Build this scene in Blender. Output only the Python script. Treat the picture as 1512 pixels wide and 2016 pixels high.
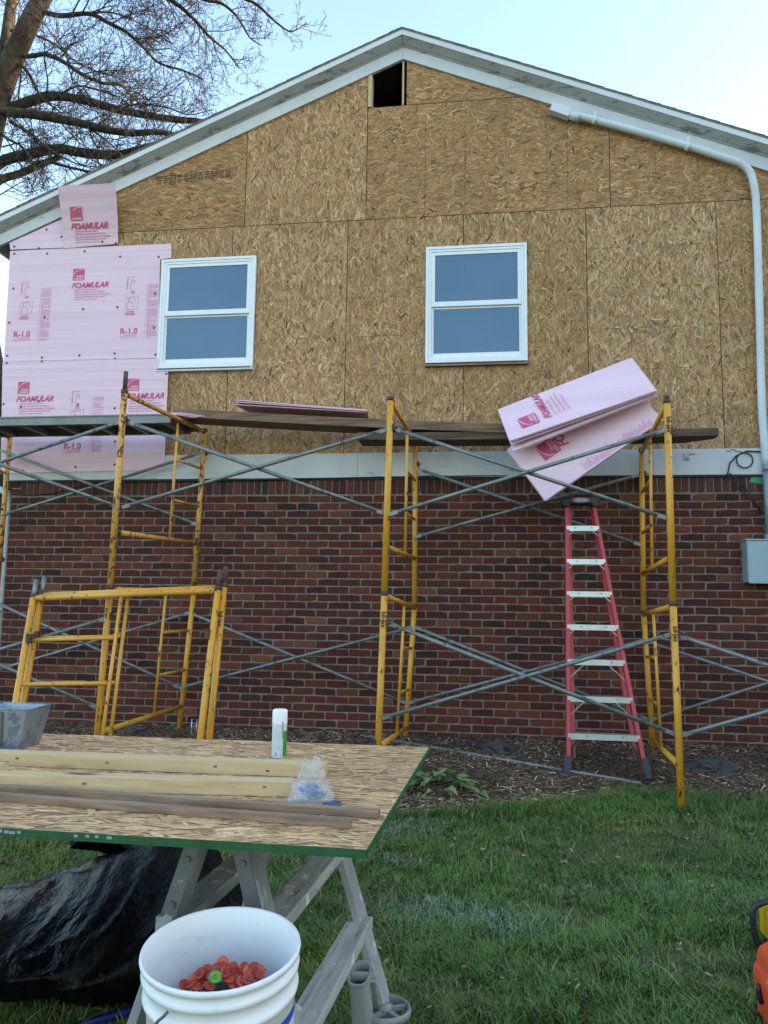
import bpy, bmesh, math, random
import numpy as np
from mathutils import Vector, Matrix, Euler, noise as mnoise

for _o in list(bpy.data.objects):
    bpy.data.objects.remove(_o)
SC = bpy.context.scene
COL = SC.collection
random.seed(7)
RNG = np.random.default_rng(7)
R = math.radians

# ------------------------------------------------------------------ camera
CAM = Vector((0.0, -7.6802, 1.3684))
FPX = 1566.7
CR = Vector((0.99080751, 0.13454286, 0.01409578)).normalized()
CU = Vector((0.00219974, -0.12020748, 0.99274635)).normalized()
CF = Vector((-0.13526135, 0.98358954, 0.11939844)).normalized()
cam_d = bpy.data.cameras.new('camera')
cam = bpy.data.objects.new('camera', cam_d)
COL.objects.link(cam)
cam.matrix_world = Matrix(((CR.x, CU.x, -CF.x, CAM.x), (CR.y, CU.y, -CF.y, CAM.y), (CR.z, CU.z, -CF.z, CAM.z), (0, 0, 0, 1)))
cam_d.sensor_fit = 'VERTICAL'
cam_d.sensor_height = 24
cam_d.lens = 24 * FPX / 2016
cam_d.clip_start = 0.05
cam_d.clip_end = 2000
SC.camera = cam

# ------------------------------------------------------------------ sky and sun
SUN_EL, SUN_AZ = R(10), R(80)         # azimuth measured from +Y (behind the house) towards +X
world = bpy.data.worlds.new('World')
SC.world = world
world.use_nodes = True
wn = world.node_tree
for n in list(wn.nodes):
    wn.nodes.remove(n)
sky = wn.nodes.new('ShaderNodeTexSky')
sky.sky_type = 'NISHITA'
sky.sun_disc = False
sky.sun_elevation = SUN_EL
sky.sun_rotation = SUN_AZ
sky.air_density = 1.0
sky.dust_density = 1.9
sky.ozone_density = 1.1
bg = wn.nodes.new('ShaderNodeBackground')
bg.inputs['Strength'].default_value = 0.15
wo = wn.nodes.new('ShaderNodeOutputWorld')
wn.links.new(sky.outputs[0], bg.inputs['Color'])
wn.links.new(bg.outputs[0], wo.inputs['Surface'])
sun_d = bpy.data.lights.new('sun', 'SUN')
sun_d.energy = 2.0
sun_d.angle = R(0.5)
sun_d.color = (1.0, 0.86, 0.68)
sun = bpy.data.objects.new('sun', sun_d)
COL.objects.link(sun)
sdir = Vector((math.sin(SUN_AZ) * math.cos(SUN_EL), math.cos(SUN_AZ) * math.cos(SUN_EL), math.sin(SUN_EL)))
sun.rotation_euler = sdir.to_track_quat('Z', 'Y').to_euler()
sun.location = sdir * 60
SC.view_settings.view_transform = 'Standard'
SC.view_settings.look = 'None'
SC.view_settings.gamma = 1.0
SC.view_settings.use_curve_mapping = False
SC.view_settings.exposure = 2.55

# ------------------------------------------------------------------ placing helpers
def ray(px, py):
    return CF + CR * ((px - 756) / FPX) + CU * ((1008 - py) / FPX)
def W(px, py, Y):
    """point of the plane y=Y seen at this spot of the survey photograph"""
    d = ray(px, py)
    return CAM + d * ((Y - CAM.y) / d.y)
def GZ(px, py, z):
    d = ray(px, py)
    return CAM + d * ((z - CAM.z) / d.z)
def WX(px, py, Y=0.0):
    p = W(px, py, Y)
    return (p.x, p.z)

# ------------------------------------------------------------------ mesh builder
class MB:
    def __init__(s):
        s.v, s.f, s.c, s.sm = [], [], [], []
    def add(s, vs, fs, col=None, smooth=False):
        b = len(s.v)
        s.v += [tuple(v) for v in vs]
        s.f += [tuple(b + i for i in f) for f in fs]
        s.c += [col or (1, 1, 1, 1)] * len(vs)
        s.sm += [smooth] * len(fs)
        return s
    def box(s, c, size, rot=None, col=None):
        hx, hy, hz = size[0] / 2, size[1] / 2, size[2] / 2
        vs = [Vector((x, y, z)) for x in (-hx, hx) for y in (-hy, hy) for z in (-hz, hz)]
        if rot is not None:
            vs = [rot @ v for v in vs]
        c = Vector(c)
        return s.add([v + c for v in vs], [(0, 1, 3, 2), (4, 6, 7, 5), (0, 4, 5, 1), (2, 3, 7, 6), (0, 2, 6, 4), (1, 5, 7, 3)], col)
    def span(s, a, b, col=None):
        a, b = Vector(a), Vector(b)
        return s.box((a + b) / 2, [abs(b[i] - a[i]) for i in range(3)], None, col)
    def beam(s, a, b, w, h, up=(0, 0, 1), col=None):
        a, b = Vector(a), Vector(b)
        d = (b - a); L = d.length; d.normalize()
        up = Vector(up); sd = d.cross(up)
        if sd.length < 1e-5:
            sd = d.cross(Vector((0, 1, 0)))
        sd.normalize(); u = sd.cross(d)
        rot = Matrix((d, sd, u)).transposed()
        return s.box((a + b) / 2, (L, w, h), rot, col)
    def tube(s, pts, r, n=10, caps=True, col=None):
        pts = [Vector(p) for p in pts]
        rs = r if isinstance(r, (list, tuple)) else [r] * len(pts)
        vs, fs = [], []
        prev = None
        for i, p in enumerate(pts):
            t = (pts[min(i + 1, len(pts) - 1)] - pts[max(i - 1, 0)])
            if t.length < 1e-9:
                t = Vector((0, 0, 1))
            t.normalize()
            if prev is None:
                a = t.cross(Vector((0, 0, 1)))
                if a.length < 0.05:
                    a = t.cross(Vector((0, 1, 0)))
            else:
                a = prev - t * prev.dot(t)
            a.normalize(); prev = a
            b = t.cross(a)
            for k in range(n):
                th = 2 * math.pi * k / n
                vs.append(p + (a * math.cos(th) + b * math.sin(th)) * rs[i])
        for i in range(len(pts) - 1):
            for k in range(n):
                k2 = (k + 1) % n
                fs.append((i * n + k, i * n + k2, (i + 1) * n + k2, (i + 1) * n + k))
        s.add(vs, fs, col, True)
        if caps:
            b0 = len(s.v) - len(vs)
            s.f += [tuple(b0 + k for k in reversed(range(n))), tuple(b0 + (len(pts) - 1) * n + k for k in range(n))]
            s.sm += [False, False]
        return s
    def prism(s, poly, off, col=None):
        """poly: list of 3D points, off: extrusion vector"""
        n = len(poly)
        P = [Vector(p) for p in poly]; off = Vector(off)
        vs = P + [p + off for p in P]
        fs = [tuple(range(n)), tuple(reversed(range(n, 2 * n)))]
        fs += [(i, i + n, (i + 1) % n + n, (i + 1) % n) for i in range(n)]
        return s.add(vs, fs, col)
    def lathe(s, prof, c=(0, 0, 0), n=24, rot=None, col=None, a0=0.0, a1=2 * math.pi):
        """prof: list of (r, z)"""
        c = Vector(c); vs, fs = [], []
        full = abs(a1 - a0 - 2 * math.pi) < 1e-6
        m = n if full else n + 1
        for r, z in prof:
            for k in range(m):
                th = a0 + (a1 - a0) * k / n
                v = Vector((r * math.cos(th), r * math.sin(th), z))
                vs.append(c + (rot @ v if rot else v))
        for i in range(len(prof) - 1):
            for k in range(n):
                k2 = (k + 1) % m
                fs.append((i * m + k, i * m + k2, (i + 1) * m + k2, (i + 1) * m + k))
        return s.add(vs, fs, col, True)
    def build(s, name, m, parent=None, label=None, bevel=0, kind=None, fixn=True):
        me = bpy.data.meshes.new(name)
        me.from_pydata(s.v, [], s.f)
        if fixn:
            bm = bmesh.new(); bm.from_mesh(me)
            bmesh.ops.recalc_face_normals(bm, faces=bm.faces)
            bm.to_mesh(me); bm.free()
        me.polygons.foreach_set('use_smooth', s.sm)
        ca = me.color_attributes.new('col', 'FLOAT_COLOR', 'POINT')
        ca.data.foreach_set('color', np.array(s.c, dtype=np.float32).ravel())
        me.materials.append(m)
        return link(name, me, parent, label, bevel, kind)

def link(name, me, parent=None, label=None, bevel=0, kind=None):
    o = bpy.data.objects.new(name, me)
    COL.objects.link(o)
    if parent is not None:
        root = parent
        o.parent = parent
        if parent.parent is None and parent.type == 'EMPTY':
            o.location = -Vector(parent.location)
    if label:
        o['label'] = label
    if kind:
        o['kind'] = kind
    if bevel:
        b = o.modifiers.new('bevel', 'BEVEL')
        b.width = bevel; b.segments = 2; b.limit_method = 'ANGLE'; b.angle_limit = R(40)
    return o

def thing(name, label, cat, loc=(0, 0, 0), group=None):
    o = bpy.data.objects.new(name, None)
    o.empty_display_size = 0.1
    COL.objects.link(o)
    o.location = loc
    o['label'] = label; o['category'] = cat
    if group:
        o['group'] = group
    return o
def tag(o, label, cat, group=None):
    o['label'] = label; o['category'] = cat
    if group:
        o['group'] = group
    return o
def struct(o):
    o['kind'] = 'structure'
    return o
def dup(root, loc, rz=0.0, label=None):
    r = root.copy(); COL.objects.link(r)
    r.location = loc; r.rotation_euler = (0, 0, rz)
    if label:
        r['label'] = label
    for ch in list(root.children):
        c = ch.copy(); COL.objects.link(c); c.parent = r
        for g in list(ch.children):
            d = g.copy(); COL.objects.link(d); d.parent = c
    return r

def mesh_np(name, V, polys_k, C, m, smooth=False):
    """V (N,3), polys_k: list of (F,k) index arrays, C (N,4)"""
    me = bpy.data.meshes.new(name)
    nl = sum(p.size for p in polys_k); nf = sum(p.shape[0] for p in polys_k)
    me.vertices.add(len(V)); me.vertices.foreach_set('co', np.ascontiguousarray(V, dtype=np.float32).ravel())
    me.loops.add(nl); me.polygons.add(nf)
    me.loops.foreach_set('vertex_index', np.concatenate([p.ravel() for p in polys_k]).astype(np.int32))
    st = []; tot = 0
    for p in polys_k:
        st.append(tot + np.arange(p.shape[0]) * p.shape[1]); tot += p.size
    me.polygons.foreach_set('loop_start', np.concatenate(st).astype(np.int32))
    me.update(calc_edges=True)
    me.validate()
    ca = me.color_attributes.new('col', 'FLOAT_COLOR', 'POINT')
    ca.data.foreach_set('color', np.ascontiguousarray(C, dtype=np.float32).ravel())
    if smooth:
        me.polygons.foreach_set('use_smooth', np.ones(nf, dtype=bool))
    me.materials.append(m)
    return me

# ------------------------------------------------------------------ materials
class NT:
    def __init__(s, name):
        s.m = bpy.data.materials.new(name); s.m.use_nodes = True
        s.t = s.m.node_tree; s.b = s.t.nodes['Principled BSDF']
        s.out = s.t.nodes['Material Output']
    def n(s, typ, **kw):
        x = s.t.nodes.new(typ)
        for k, v in kw.items():
            setattr(x, k, v)
        return x
    def l(s, a, b):
        s.t.links.new(a, b)
    def coord(s, scale=(1, 1, 1)):
        tc = s.n('ShaderNodeTexCoord'); mp = s.n('ShaderNodeMapping')
        mp.inputs['Scale'].default_value = scale
        s.l(tc.outputs['Object'], mp.inputs['Vector'])
        return mp.outputs[0]
    def noise(s, scale, detail=4, rough=0.55, vec=None, stretch=(1, 1, 1)):
        x = s.n('ShaderNodeTexNoise')
        x.inputs['Scale'].default_value = scale; x.inputs['Detail'].default_value = detail; x.inputs['Roughness'].default_value = rough
        s.l(vec if vec is not None else s.coord(stretch), x.inputs['Vector'])
        return x.outputs['Fac']
    def ramp(s, fac, stops):
        r = s.n('ShaderNodeValToRGB')
        e = r.color_ramp.elements
        while len(e) < len(stops):
            e.new(0.5)
        for i, (p, c) in enumerate(stops):
            e[i].position = p
            e[i].color = (c[0], c[1], c[2], 1) if hasattr(c, '__len__') else (c, c, c, 1)
        s.l(fac, r.inputs['Fac'])
        return r.outputs['Color']
    def mix(s, fac, a, b, mode='MIX'):
        x = s.n('ShaderNodeMix', data_type='RGBA', blend_type=mode)
        for inp, v in ((0, fac), (6, a), (7, b)):
            if hasattr(v, 'links') or isinstance(v, bpy.types.NodeSocket):
                s.l(v, x.inputs[inp])
            elif inp == 0:
                x.inputs[0].default_value = v
            else:
                x.inputs[inp].default_value = (v[0], v[1], v[2], 1)
        return x.outputs[2]
    def attr(s):
        a = s.n('ShaderNodeAttribute', attribute_name='col')
        return a.outputs['Color']
    def bump(s, h, strength=0.3, dist=0.002):
        b = s.n('ShaderNodeBump')
        b.inputs['Strength'].default_value = strength; b.inputs['Distance'].default_value = dist
        s.l(h, b.inputs['Height']); s.l(b.outputs[0], s.b.inputs['Normal'])
    def set(s, col=None, rough=None, metal=None, spec=None):
        if col is not None:
            if isinstance(col, bpy.types.NodeSocket):
                s.l(col, s.b.inputs['Base Color'])
            else:
                s.b.inputs['Base Color'].default_value = (col[0], col[1], col[2], 1)
        if rough is not None:
            if isinstance(rough, bpy.types.NodeSocket):
                s.l(rough, s.b.inputs['Roughness'])
            else:
                s.b.inputs['Roughness'].default_value = rough
        if metal is not None:
            s.b.inputs['Metallic'].default_value = metal
        if spec is not None:
            s.b.inputs['Specular IOR Level'].default_value = spec
        return s.m

def plain(name, col, rough=0.6, metal=0.0, var=0.12, scale=9.0, bump=0.0, stretch=(1, 1, 1), spec=0.5):
    t = NT(name)
    f = t.noise(scale, 5, 0.6, None, stretch)
    lo = [c * (1 - var) for c in col]; hi = [min(1, c * (1 + var)) for c in col]
    c = t.ramp(f, [(0.3, lo), (0.7, hi)])
    if bump:
        t.bump(t.noise(scale * 6, 4, 0.6, None, stretch), bump, 0.002)
    return t.set(c, rough, metal, spec)

def m_attr(name, rough=0.7, nscale=40, namt=0.3, stretch=(1, 1, 1), bump=0.0, spec=0.4, bscale=None):
    t = NT(name)
    f = t.noise(nscale, 5, 0.65, None, stretch)
    g = t.ramp(f, [(0.25, 1 - namt), (0.75, 1 + namt)])
    c = t.mix(1.0, t.attr(), g, 'MULTIPLY')
    if bump:
        t.bump(t.noise(bscale or nscale * 2, 5, 0.6, None, stretch), bump, 0.003)
    return t.set(c, rough, 0, spec)

def m_chipped(name, base, rust, thr=0.6, scale=30, rough=0.45, stretch=(1, 1, 0.5), var=0.1, metal=0.0, extra=None):
    t = NT(name)
    big = t.noise(3.0, 3)
    b = t.ramp(big, [(0.3, [c * (1 - var) for c in base]), (0.7, [c * (1 + var) for c in base])])
    chips = t.noise(scale, 6, 0.7, None, stretch)
    mask = t.ramp(chips, [(thr, 0), (thr + 0.035, 1)])
    if extra:
        st = t.noise(extra[0], 4, 0.6)
        b = t.mix(t.ramp(st, [(extra[1], 0), (extra[1] + 0.25, 0.8)]), b, extra[2])
    c = t.mix(mask, b, rust)
    r = t.ramp(mask, [(0, rough), (1, 0.85)])
    t.bump(mask, 0.25, 0.001)
    return t.set(c, r, metal)

MAT = {}
def materials():
    M = MAT
    # brick: tint per brick, speckle and soot
    t = NT('brick_clay')
    f = t.noise(60, 6, 0.7); g = t.ramp(f, [(0.25, 0.62), (0.75, 1.35)])
    c = t.mix(1.0, t.attr(), g, 'MULTIPLY')
    f2 = t.noise(1.1, 4, 0.6)
    c = t.mix(t.ramp(f2, [(0.45, 0), (0.75, 0.35)]), c, (0.06, 0.036, 0.030))
    spk = t.noise(140, 2, 0.5, None, (1, 1, 0.45))
    c = t.mix(t.ramp(spk, [(0.745, 0), (0.77, 0.7)]), c, (0.45, 0.42, 0.4))
    t.bump(t.noise(110, 5, 0.7), 0.5, 0.003)
    M['brick'] = t.set(c, 0.9, 0, 0.25)
    M['mortar'] = plain('mortar', (0.21, 0.176, 0.146), 0.95, 0, 0.25, 25, 0.5)
    # OSB flakes
    t = NT('osb_flake')
    f = t.noise(70, 5, 0.65); g = t.ramp(f, [(0.25, 0.72), (0.75, 1.22)])
    c = t.mix(1.0, t.attr(), g, 'MULTIPLY')
    f2 = t.noise(1.3, 4, 0.6)
    c = t.mix(t.ramp(f2, [(0.4, 0), (0.75, 0.35)]), c, (0.26, 0.152, 0.077))
    t.bump(t.noise(160, 4, 0.6), 0.3, 0.001)
    M['osb'] = t.set(c, 0.75, 0, 0.3)
    M['osb_edge'] = plain('osb_core', (0.27, 0.17, 0.085), 0.85, 0, 0.35, 60, 0.3)
    # peeling white paint
    t = NT('white_trim_paint')
    b = t.ramp(t.noise(2.2, 4), [(0.3, (0.53, 0.545, 0.55)), (0.7, (0.63, 0.645, 0.64))])
    ch = t.noise(7, 7, 0.68, None, (0.35, 1, 1.3))
    mask = t.ramp(ch, [(0.63, 0), (0.655, 1)])
    c = t.mix(mask, b, (0.25, 0.245, 0.235))
    st = t.noise(26, 3, 0.5, None, (0.12, 1, 1))
    c = t.mix(t.ramp(st, [(0.66, 0), (0.78, 0.5)]), c, (0.2, 0.2, 0.2))
    t.bump(mask, 0.5, 0.002)
    M['trim'] = t.set(c, 0.6, 0, 0.4)
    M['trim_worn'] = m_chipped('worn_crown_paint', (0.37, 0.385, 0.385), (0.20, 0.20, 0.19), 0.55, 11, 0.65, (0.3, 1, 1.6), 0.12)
    M['gap_dark'] = plain('dark_gap_strip', (0.03, 0.03, 0.035), 0.7, 0, 0.2)
    M['fascia'] = plain('fascia_metal', (0.66, 0.69, 0.71), 0.45, 0, 0.06, 4)
    M['shingle'] = plain('asphalt_shingle', (0.19, 0.18, 0.175), 0.95, 0, 0.35, 40, 0.5)
    M['vinyl'] = plain('white_vinyl', (0.80, 0.82, 0.83), 0.35, 0, 0.03, 5)
    t = NT('window_glass')
    t.set(t.ramp(t.noise(0.9, 2), [(0.3, (0.085, 0.165, 0.26)), (0.7, (0.10, 0.19, 0.285))]), 0.04, 0, 0.5)
    M['glass'] = t.m
    M['dark'] = plain('dark_interior', (0.012, 0.011, 0.01), 0.9)
    # pink foam; shading of its extrusion waves tinted in as faint bands, plus bump
    t = NT('pink_foam')
    w = t.noise(5.5, 2, 0.4, None, (0.1, 0.1, 3.2))
    c = t.ramp(w, [(0.3, (0.755, 0.515, 0.60)), (0.7, (0.815, 0.585, 0.665))])
    t.bump(w, 0.55, 0.012)
    M['foam'] = t.set(c, 0.5, 0, 0.4)
    M['foam_edge'] = plain('foam_edge', (0.76, 0.44, 0.54), 0.7, 0, 0.1, 20)
    M['print'] = plain('magenta_print', (0.56, 0.085, 0.19), 0.6, 0, 0.15, 30)
    M['print_fine'] = plain('fine_print', (0.62, 0.22, 0.36), 0.6, 0, 0.15, 30)
    M['cap_dark'] = plain('nail_cap', (0.24, 0.05, 0.085), 0.5, 0, 0.2)
    M['yellow'] = m_chipped('yellow_scaffold_paint', (0.66, 0.315, 0.028), (0.1, 0.045, 0.02), 0.59, 26, 0.42, (1, 1, 0.45), 0.12, 0, (6, 0.50, (0.55, 0.25, 0.04)))
    M['yellow_old'] = m_chipped('yellow_worn_paint', (0.64, 0.33, 0.06), (0.11, 0.05, 0.025), 0.54, 24, 0.5, (1, 1, 0.6), 0.18, 0, (5, 0.52, (0.46, 0.24, 0.06)))
    M['rust'] = plain('rusty_steel', (0.095, 0.055, 0.04), 0.75, 0.2, 0.5, 40, 0.4)
    M['galv'] = m_chipped('galvanized_tube', (0.20, 0.212, 0.208), (0.09, 0.12, 0.12), 0.57, 22, 0.42, (1, 1, 1), 0.2, 0.45)
    M['alu'] = plain('aluminium', (0.62, 0.64, 0.66), 0.38, 0.75, 0.1, 12)
    M['alu_plank'] = plain('aluminium_plank', (0.21, 0.215, 0.21), 0.5, 0.3, 0.15, 6)
    M['plank'] = plain('weathered_plank', (0.18, 0.112, 0.070), 0.85, 0, 0.5, 5, 0.5, (0.5, 8, 8))
    M['plank_b'] = plain('weathered_plank_under', (0.11, 0.07, 0.046), 0.9, 0, 0.5, 5, 0.5, (0.5, 8, 8))
    M['fiber'] = m_chipped('red_fibreglass', (0.46, 0.05, 0.06), (0.3, 0.12, 0.11), 0.66, 30, 0.45)
    M['black_pl'] = plain('black_plastic', (0.016, 0.017, 0.02), 0.45, 0, 0.2)
    M['foot_pl'] = plain('dark_blue_plastic', (0.03, 0.036, 0.055), 0.55, 0, 0.2)
    M['white_print'] = plain('white_print', (0.75, 0.75, 0.74), 0.6, 0, 0.04)
    M['black_print'] = plain('black_print', (0.03, 0.022, 0.015), 0.7, 0, 0.2)
    M['brown_print'] = plain('brown_stamp', (0.1, 0.06, 0.03), 0.8, 0, 0.3, 60)
    # ground
    t = NT('soil_and_thatch')
    f = t.noise(6, 8, 0.7); g = t.ramp(f, [(0.25, 0.5), (0.75, 1.5)])
    f3 = t.noise(90, 4, 0.7); g3 = t.ramp(f3, [(0.25, 0.55), (0.75, 1.5)])
    c = t.mix(1.0, t.mix(1.0, t.attr(), g, 'MULTIPLY'), g3, 'MULTIPLY')
    t.bump(t.noise(60, 6, 0.7), 0.8, 0.02)
    M['ground'] = t.set(c, 0.95, 0, 0.2)
    t = NT('grass_blade')
    t.set(t.attr(), 0.55, 0, 0.3)
    t.b.inputs['Subsurface Weight'].default_value = 0.0
    M['grass'] = t.m
    M['chip'] = m_attr('mulch_chip', 0.9, 50, 0.3, (1, 1, 1), 0.3)
    t = NT('leaf_green')
    c = t.mix(1.0, t.attr(), t.ramp(t.noise(30, 4), [(0.3, 0.75), (0.7, 1.2)]), 'MULTIPLY')
    M['leaf'] = t.set(c, 0.5, 0, 0.4)
    # bark; moss and warm light tinted together onto its upper side
    t = NT('mossy_lit_bark')
    f = t.noise(9, 7, 0.7, None, (1, 1, 0.35))
    c = t.ramp(f, [(0.3, (0.018, 0.015, 0.013)), (0.55, (0.058, 0.047, 0.035)), (0.8, (0.125, 0.10, 0.066))])
    ge = t.n('ShaderNodeNewGeometry'); sx = t.n('ShaderNodeSeparateXYZ'); t.l(ge.outputs['Normal'], sx.inputs[0])
    mm = t.n('ShaderNodeMath', operation='MULTIPLY_ADD'); t.l(sx.outputs['Z'], mm.inputs[0]); mm.inputs[1].default_value = 0.25
    t.l(t.noise(4, 5, 0.6), mm.inputs[2])
    c = t.mix(t.ramp(mm.outputs[0], [(0.54, 0), (0.70, 0.75)]), c, (0.115, 0.105, 0.034))
    t.bump(f, 0.9, 0.03)
    M['bark'] = t.set(c, 0.95, 0, 0.15)
    M['twig'] = plain('twig_bark', (0.024, 0.019, 0.018), 0.9, 0, 0.4, 3)
    M['twig_far'] = plain('far_twig_bark', (0.12, 0.085, 0.06), 0.9, 0, 0.4, 1)
    # lumber
    t = NT('new_pine')
    wv = t.noise(6, 5, 0.6, None, (0.35, 9, 9))
    c = t.ramp(wv, [(0.3, (0.47, 0.325, 0.165)), (0.5, (0.56, 0.405, 0.22)), (0.7, (0.61, 0.46, 0.265))])
    kn = t.n('ShaderNodeTexVoronoi'); kn.inputs['Scale'].default_value = 2.6; t.l(t.coord((1.0, 3.2, 3.2)), kn.inputs['Vector'])
    c = t.mix(t.ramp(kn.outputs['Distance'], [(0.07, 1), (0.17, 0)]), c, (0.15, 0.075, 0.03))
    t.bump(wv, 0.1, 0.001)
    M['pine'] = t.set(c, 0.6, 0, 0.35)
    M['strip'] = plain('old_grey_lumber', (0.235, 0.155, 0.10), 0.85, 0, 0.45, 6, 0.4, (0.5, 9, 9))
    M['green_edge'] = plain('green_edge_seal', (0.004, 0.085, 0.022), 0.6, 0, 0.3, 14)
    t = NT('painted_sawhorse_wood')
    gr = t.noise(14, 6, 0.65, None, (4, 0.35, 4))
    b = t.ramp(gr, [(0.3, (0.22, 0.225, 0.21)), (0.5, (0.36, 0.365, 0.345)), (0.75, (0.50, 0.50, 0.475))])
    sp = t.noise(15, 3, 0.5)
    b = t.mix(t.ramp(sp, [(0.63, 0), (0.66, 0.9)]), b, (0.62, 0.64, 0.62))
    ck = t.noise(26, 5, 0.65, None, (3, 0.3, 3))
    b = t.mix(t.ramp(ck, [(0.62, 0), (0.66, 0.8)]), b, (0.07, 0.06, 0.05))
    t.bump(gr, 0.4, 0.003)
    M['horse'] = t.set(b, 0.85, 0, 0.3)
    t = NT('grey_leg_paint')
    b = t.ramp(t.noise(5, 5), [(0.3, (0.235, 0.24, 0.24)), (0.7, (0.36, 0.365, 0.36))])
    sp = t.noise(13, 4, 0.55, None, (1, 1, 0.6))
    b = t.mix(t.ramp(sp, [(0.61, 0), (0.64, 0.85)]), b, (0.5, 0.52, 0.52))
    M['leg_grey'] = t.set(b, 0.6, 0.1, 0.4)
    M['steel'] = m_chipped('worn_steel', (0.13, 0.135, 0.14), (0.4, 0.42, 0.42), 0.67, 18, 0.5, (1, 1, 1), 0.2, 0.4)
    t = NT('bucket_plastic')
    c = t.ramp(t.noise(7, 4), [(0.3, (0.72, 0.73, 0.74)), (0.7, (0.79, 0.80, 0.805))])
    sm = t.noise(9, 6, 0.7, None, (1, 1, 2.2))
    c = t.mix(t.ramp(sm, [(0.62, 0), (0.72, 0.38)]), c, (0.42, 0.41, 0.39))
    t.set(c, t.ramp(t.noise(30, 4), [(0.3, 0.35), (0.7, 0.55)]), 0, 0.45)
    t.b.inputs['Subsurface Weight'].default_value = 0.25
    t.b.inputs['Subsurface Radius'].default_value = (0.03, 0.03, 0.03)
    M['bucket'] = t.m
    M['blue'] = plain('blue_print', (0.01, 0.075, 0.42), 0.45, 0, 0.1)
    M['blue_pole'] = plain('blue_pole', (0.008, 0.02, 0.16), 0.4, 0, 0.2)
    t = NT('orange_red_cap')
    oi = t.n('ShaderNodeObjectInfo')
    t.set(t.ramp(oi.outputs['Random'], [(0.0, (0.38, 0.040, 0.022)), (0.6, (0.60, 0.075, 0.038)), (1.0, (0.70, 0.13, 0.07))]), 0.35, 0, 0.5)
    M['red_cap'] = t.m
    M['green_cap'] = plain('green_cap', (0.16, 0.36, 0.03), 0.42, 0, 0.1, 60)
    t = NT('black_bag_film')
    h1 = t.noise(5, 4, 0.6, None, (1.6, 1, 0.7))
    h2 = t.n('ShaderNodeTexVoronoi', feature='DISTANCE_TO_EDGE'); h2.inputs['Scale'].default_value = 3.0
    t.l(t.coord((1.8, 1.0, 0.8)), h2.inputs['Vector'])
    hm = t.n('ShaderNodeMath', operation='ADD'); t.l(h1, hm.inputs[0]); t.l(h2.outputs['Distance'], hm.inputs[1])
    h3 = t.n('ShaderNodeMath', operation='MULTIPLY_ADD'); t.l(t.noise(17, 3, 0.5, None, (1.5, 1, .5)), h3.inputs[0]); h3.inputs[1].default_value = .35; t.l(hm.outputs[0], h3.inputs[2])
    t.bump(h3.outputs[0], 0.7, 0.045)
    M['bag'] = t.set((0.003, 0.003, 0.0035), t.ramp(t.noise(3, 3), [(0.3, 0.22), (0.7, 0.5)]), 0, 0.10)
    # clear film
    t = NT('clear_bag_film')
    tr = t.n('ShaderNodeBsdfTransparent'); mx = t.n('ShaderNodeMixShader')
    fac = t.ramp(t.noise(22, 5, 0.6), [(0.3, 0.14), (0.75, 0.5)])
    t.l(fac, mx.inputs[0]); t.l(tr.outputs[0], mx.inputs[1]); t.l(t.b.outputs[0], mx.inputs[2]); t.l(mx.outputs[0], t.out.inputs['Surface'])
    t.bump(t.noise(30, 4), 0.9, 0.01)
    t.set((0.62, 0.64, 0.68), 0.2, 0, 0.6)
    M['film'] = t.m
    M['blue_part'] = plain('blue_fittings', (0.07, 0.16, 0.36), 0.5, 0, 0.4, 40)
    M['navy'] = plain('navy_disc', (0.05, 0.075, 0.13), 0.4, 0, 0.2)
    M['can_white'] = plain('can_white', (0.78, 0.8, 0.81), 0.4, 0, 0.05)
    M['can_label'] = plain('can_label', (0.52, 0.57, 0.62), 0.4, 0, 0.08, 30)
    M['can_green'] = plain('can_green', (0.03, 0.25, 0.03), 0.4, 0, 0.1)
    M['sheet_metal'] = m_chipped('galvanized_sheet', (0.24, 0.27, 0.3), (0.15, 0.18, 0.22), 0.56, 10, 0.45, (1, 1, 1), 0.2, 0.5)
    M['tin_blue'] = plain('tin_inside', (0.30, 0.36, 0.46), 0.45, 0.4, 0.1)
    M['box_grey'] = plain('grey_enamel', (0.30, 0.40, 0.44), 0.45, 0.1, 0.06, 6)
    M['conduit'] = plain('grey_conduit', (0.25, 0.32, 0.37), 0.5, 0.3, 0.2, 14)
    M['pipe'] = m_chipped('painted_pipe', (0.60, 0.64, 0.66), (0.34, 0.35, 0.35), 0.66, 14, 0.5, (1, 1, 1), 0.08)
    M['tape'] = plain('green_tape', (0.05, 0.32, 0.17), 0.6, 0, 0.1, 30)
    M['cable'] = plain('black_cable', (0.014, 0.014, 0.018), 0.5)
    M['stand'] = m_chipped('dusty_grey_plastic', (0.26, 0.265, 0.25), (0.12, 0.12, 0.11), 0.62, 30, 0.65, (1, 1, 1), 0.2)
    M['orange'] = plain('orange_plastic', (0.72, 0.085, 0.03), 0.4, 0, 0.06)
    M['tool_yellow'] = plain('tool_yellow', (0.68, 0.36, 0.01), 0.4, 0, 0.06)
    M['fabric'] = plain('landscape_fabric', (0.06, 0.053, 0.048), 0.9, 0, 0.4, 12, 0.6)
    M['stone'] = plain('grey_stone', (0.22, 0.21, 0.2), 0.9, 0, 0.3, 14, 0.5)
materials()

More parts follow.
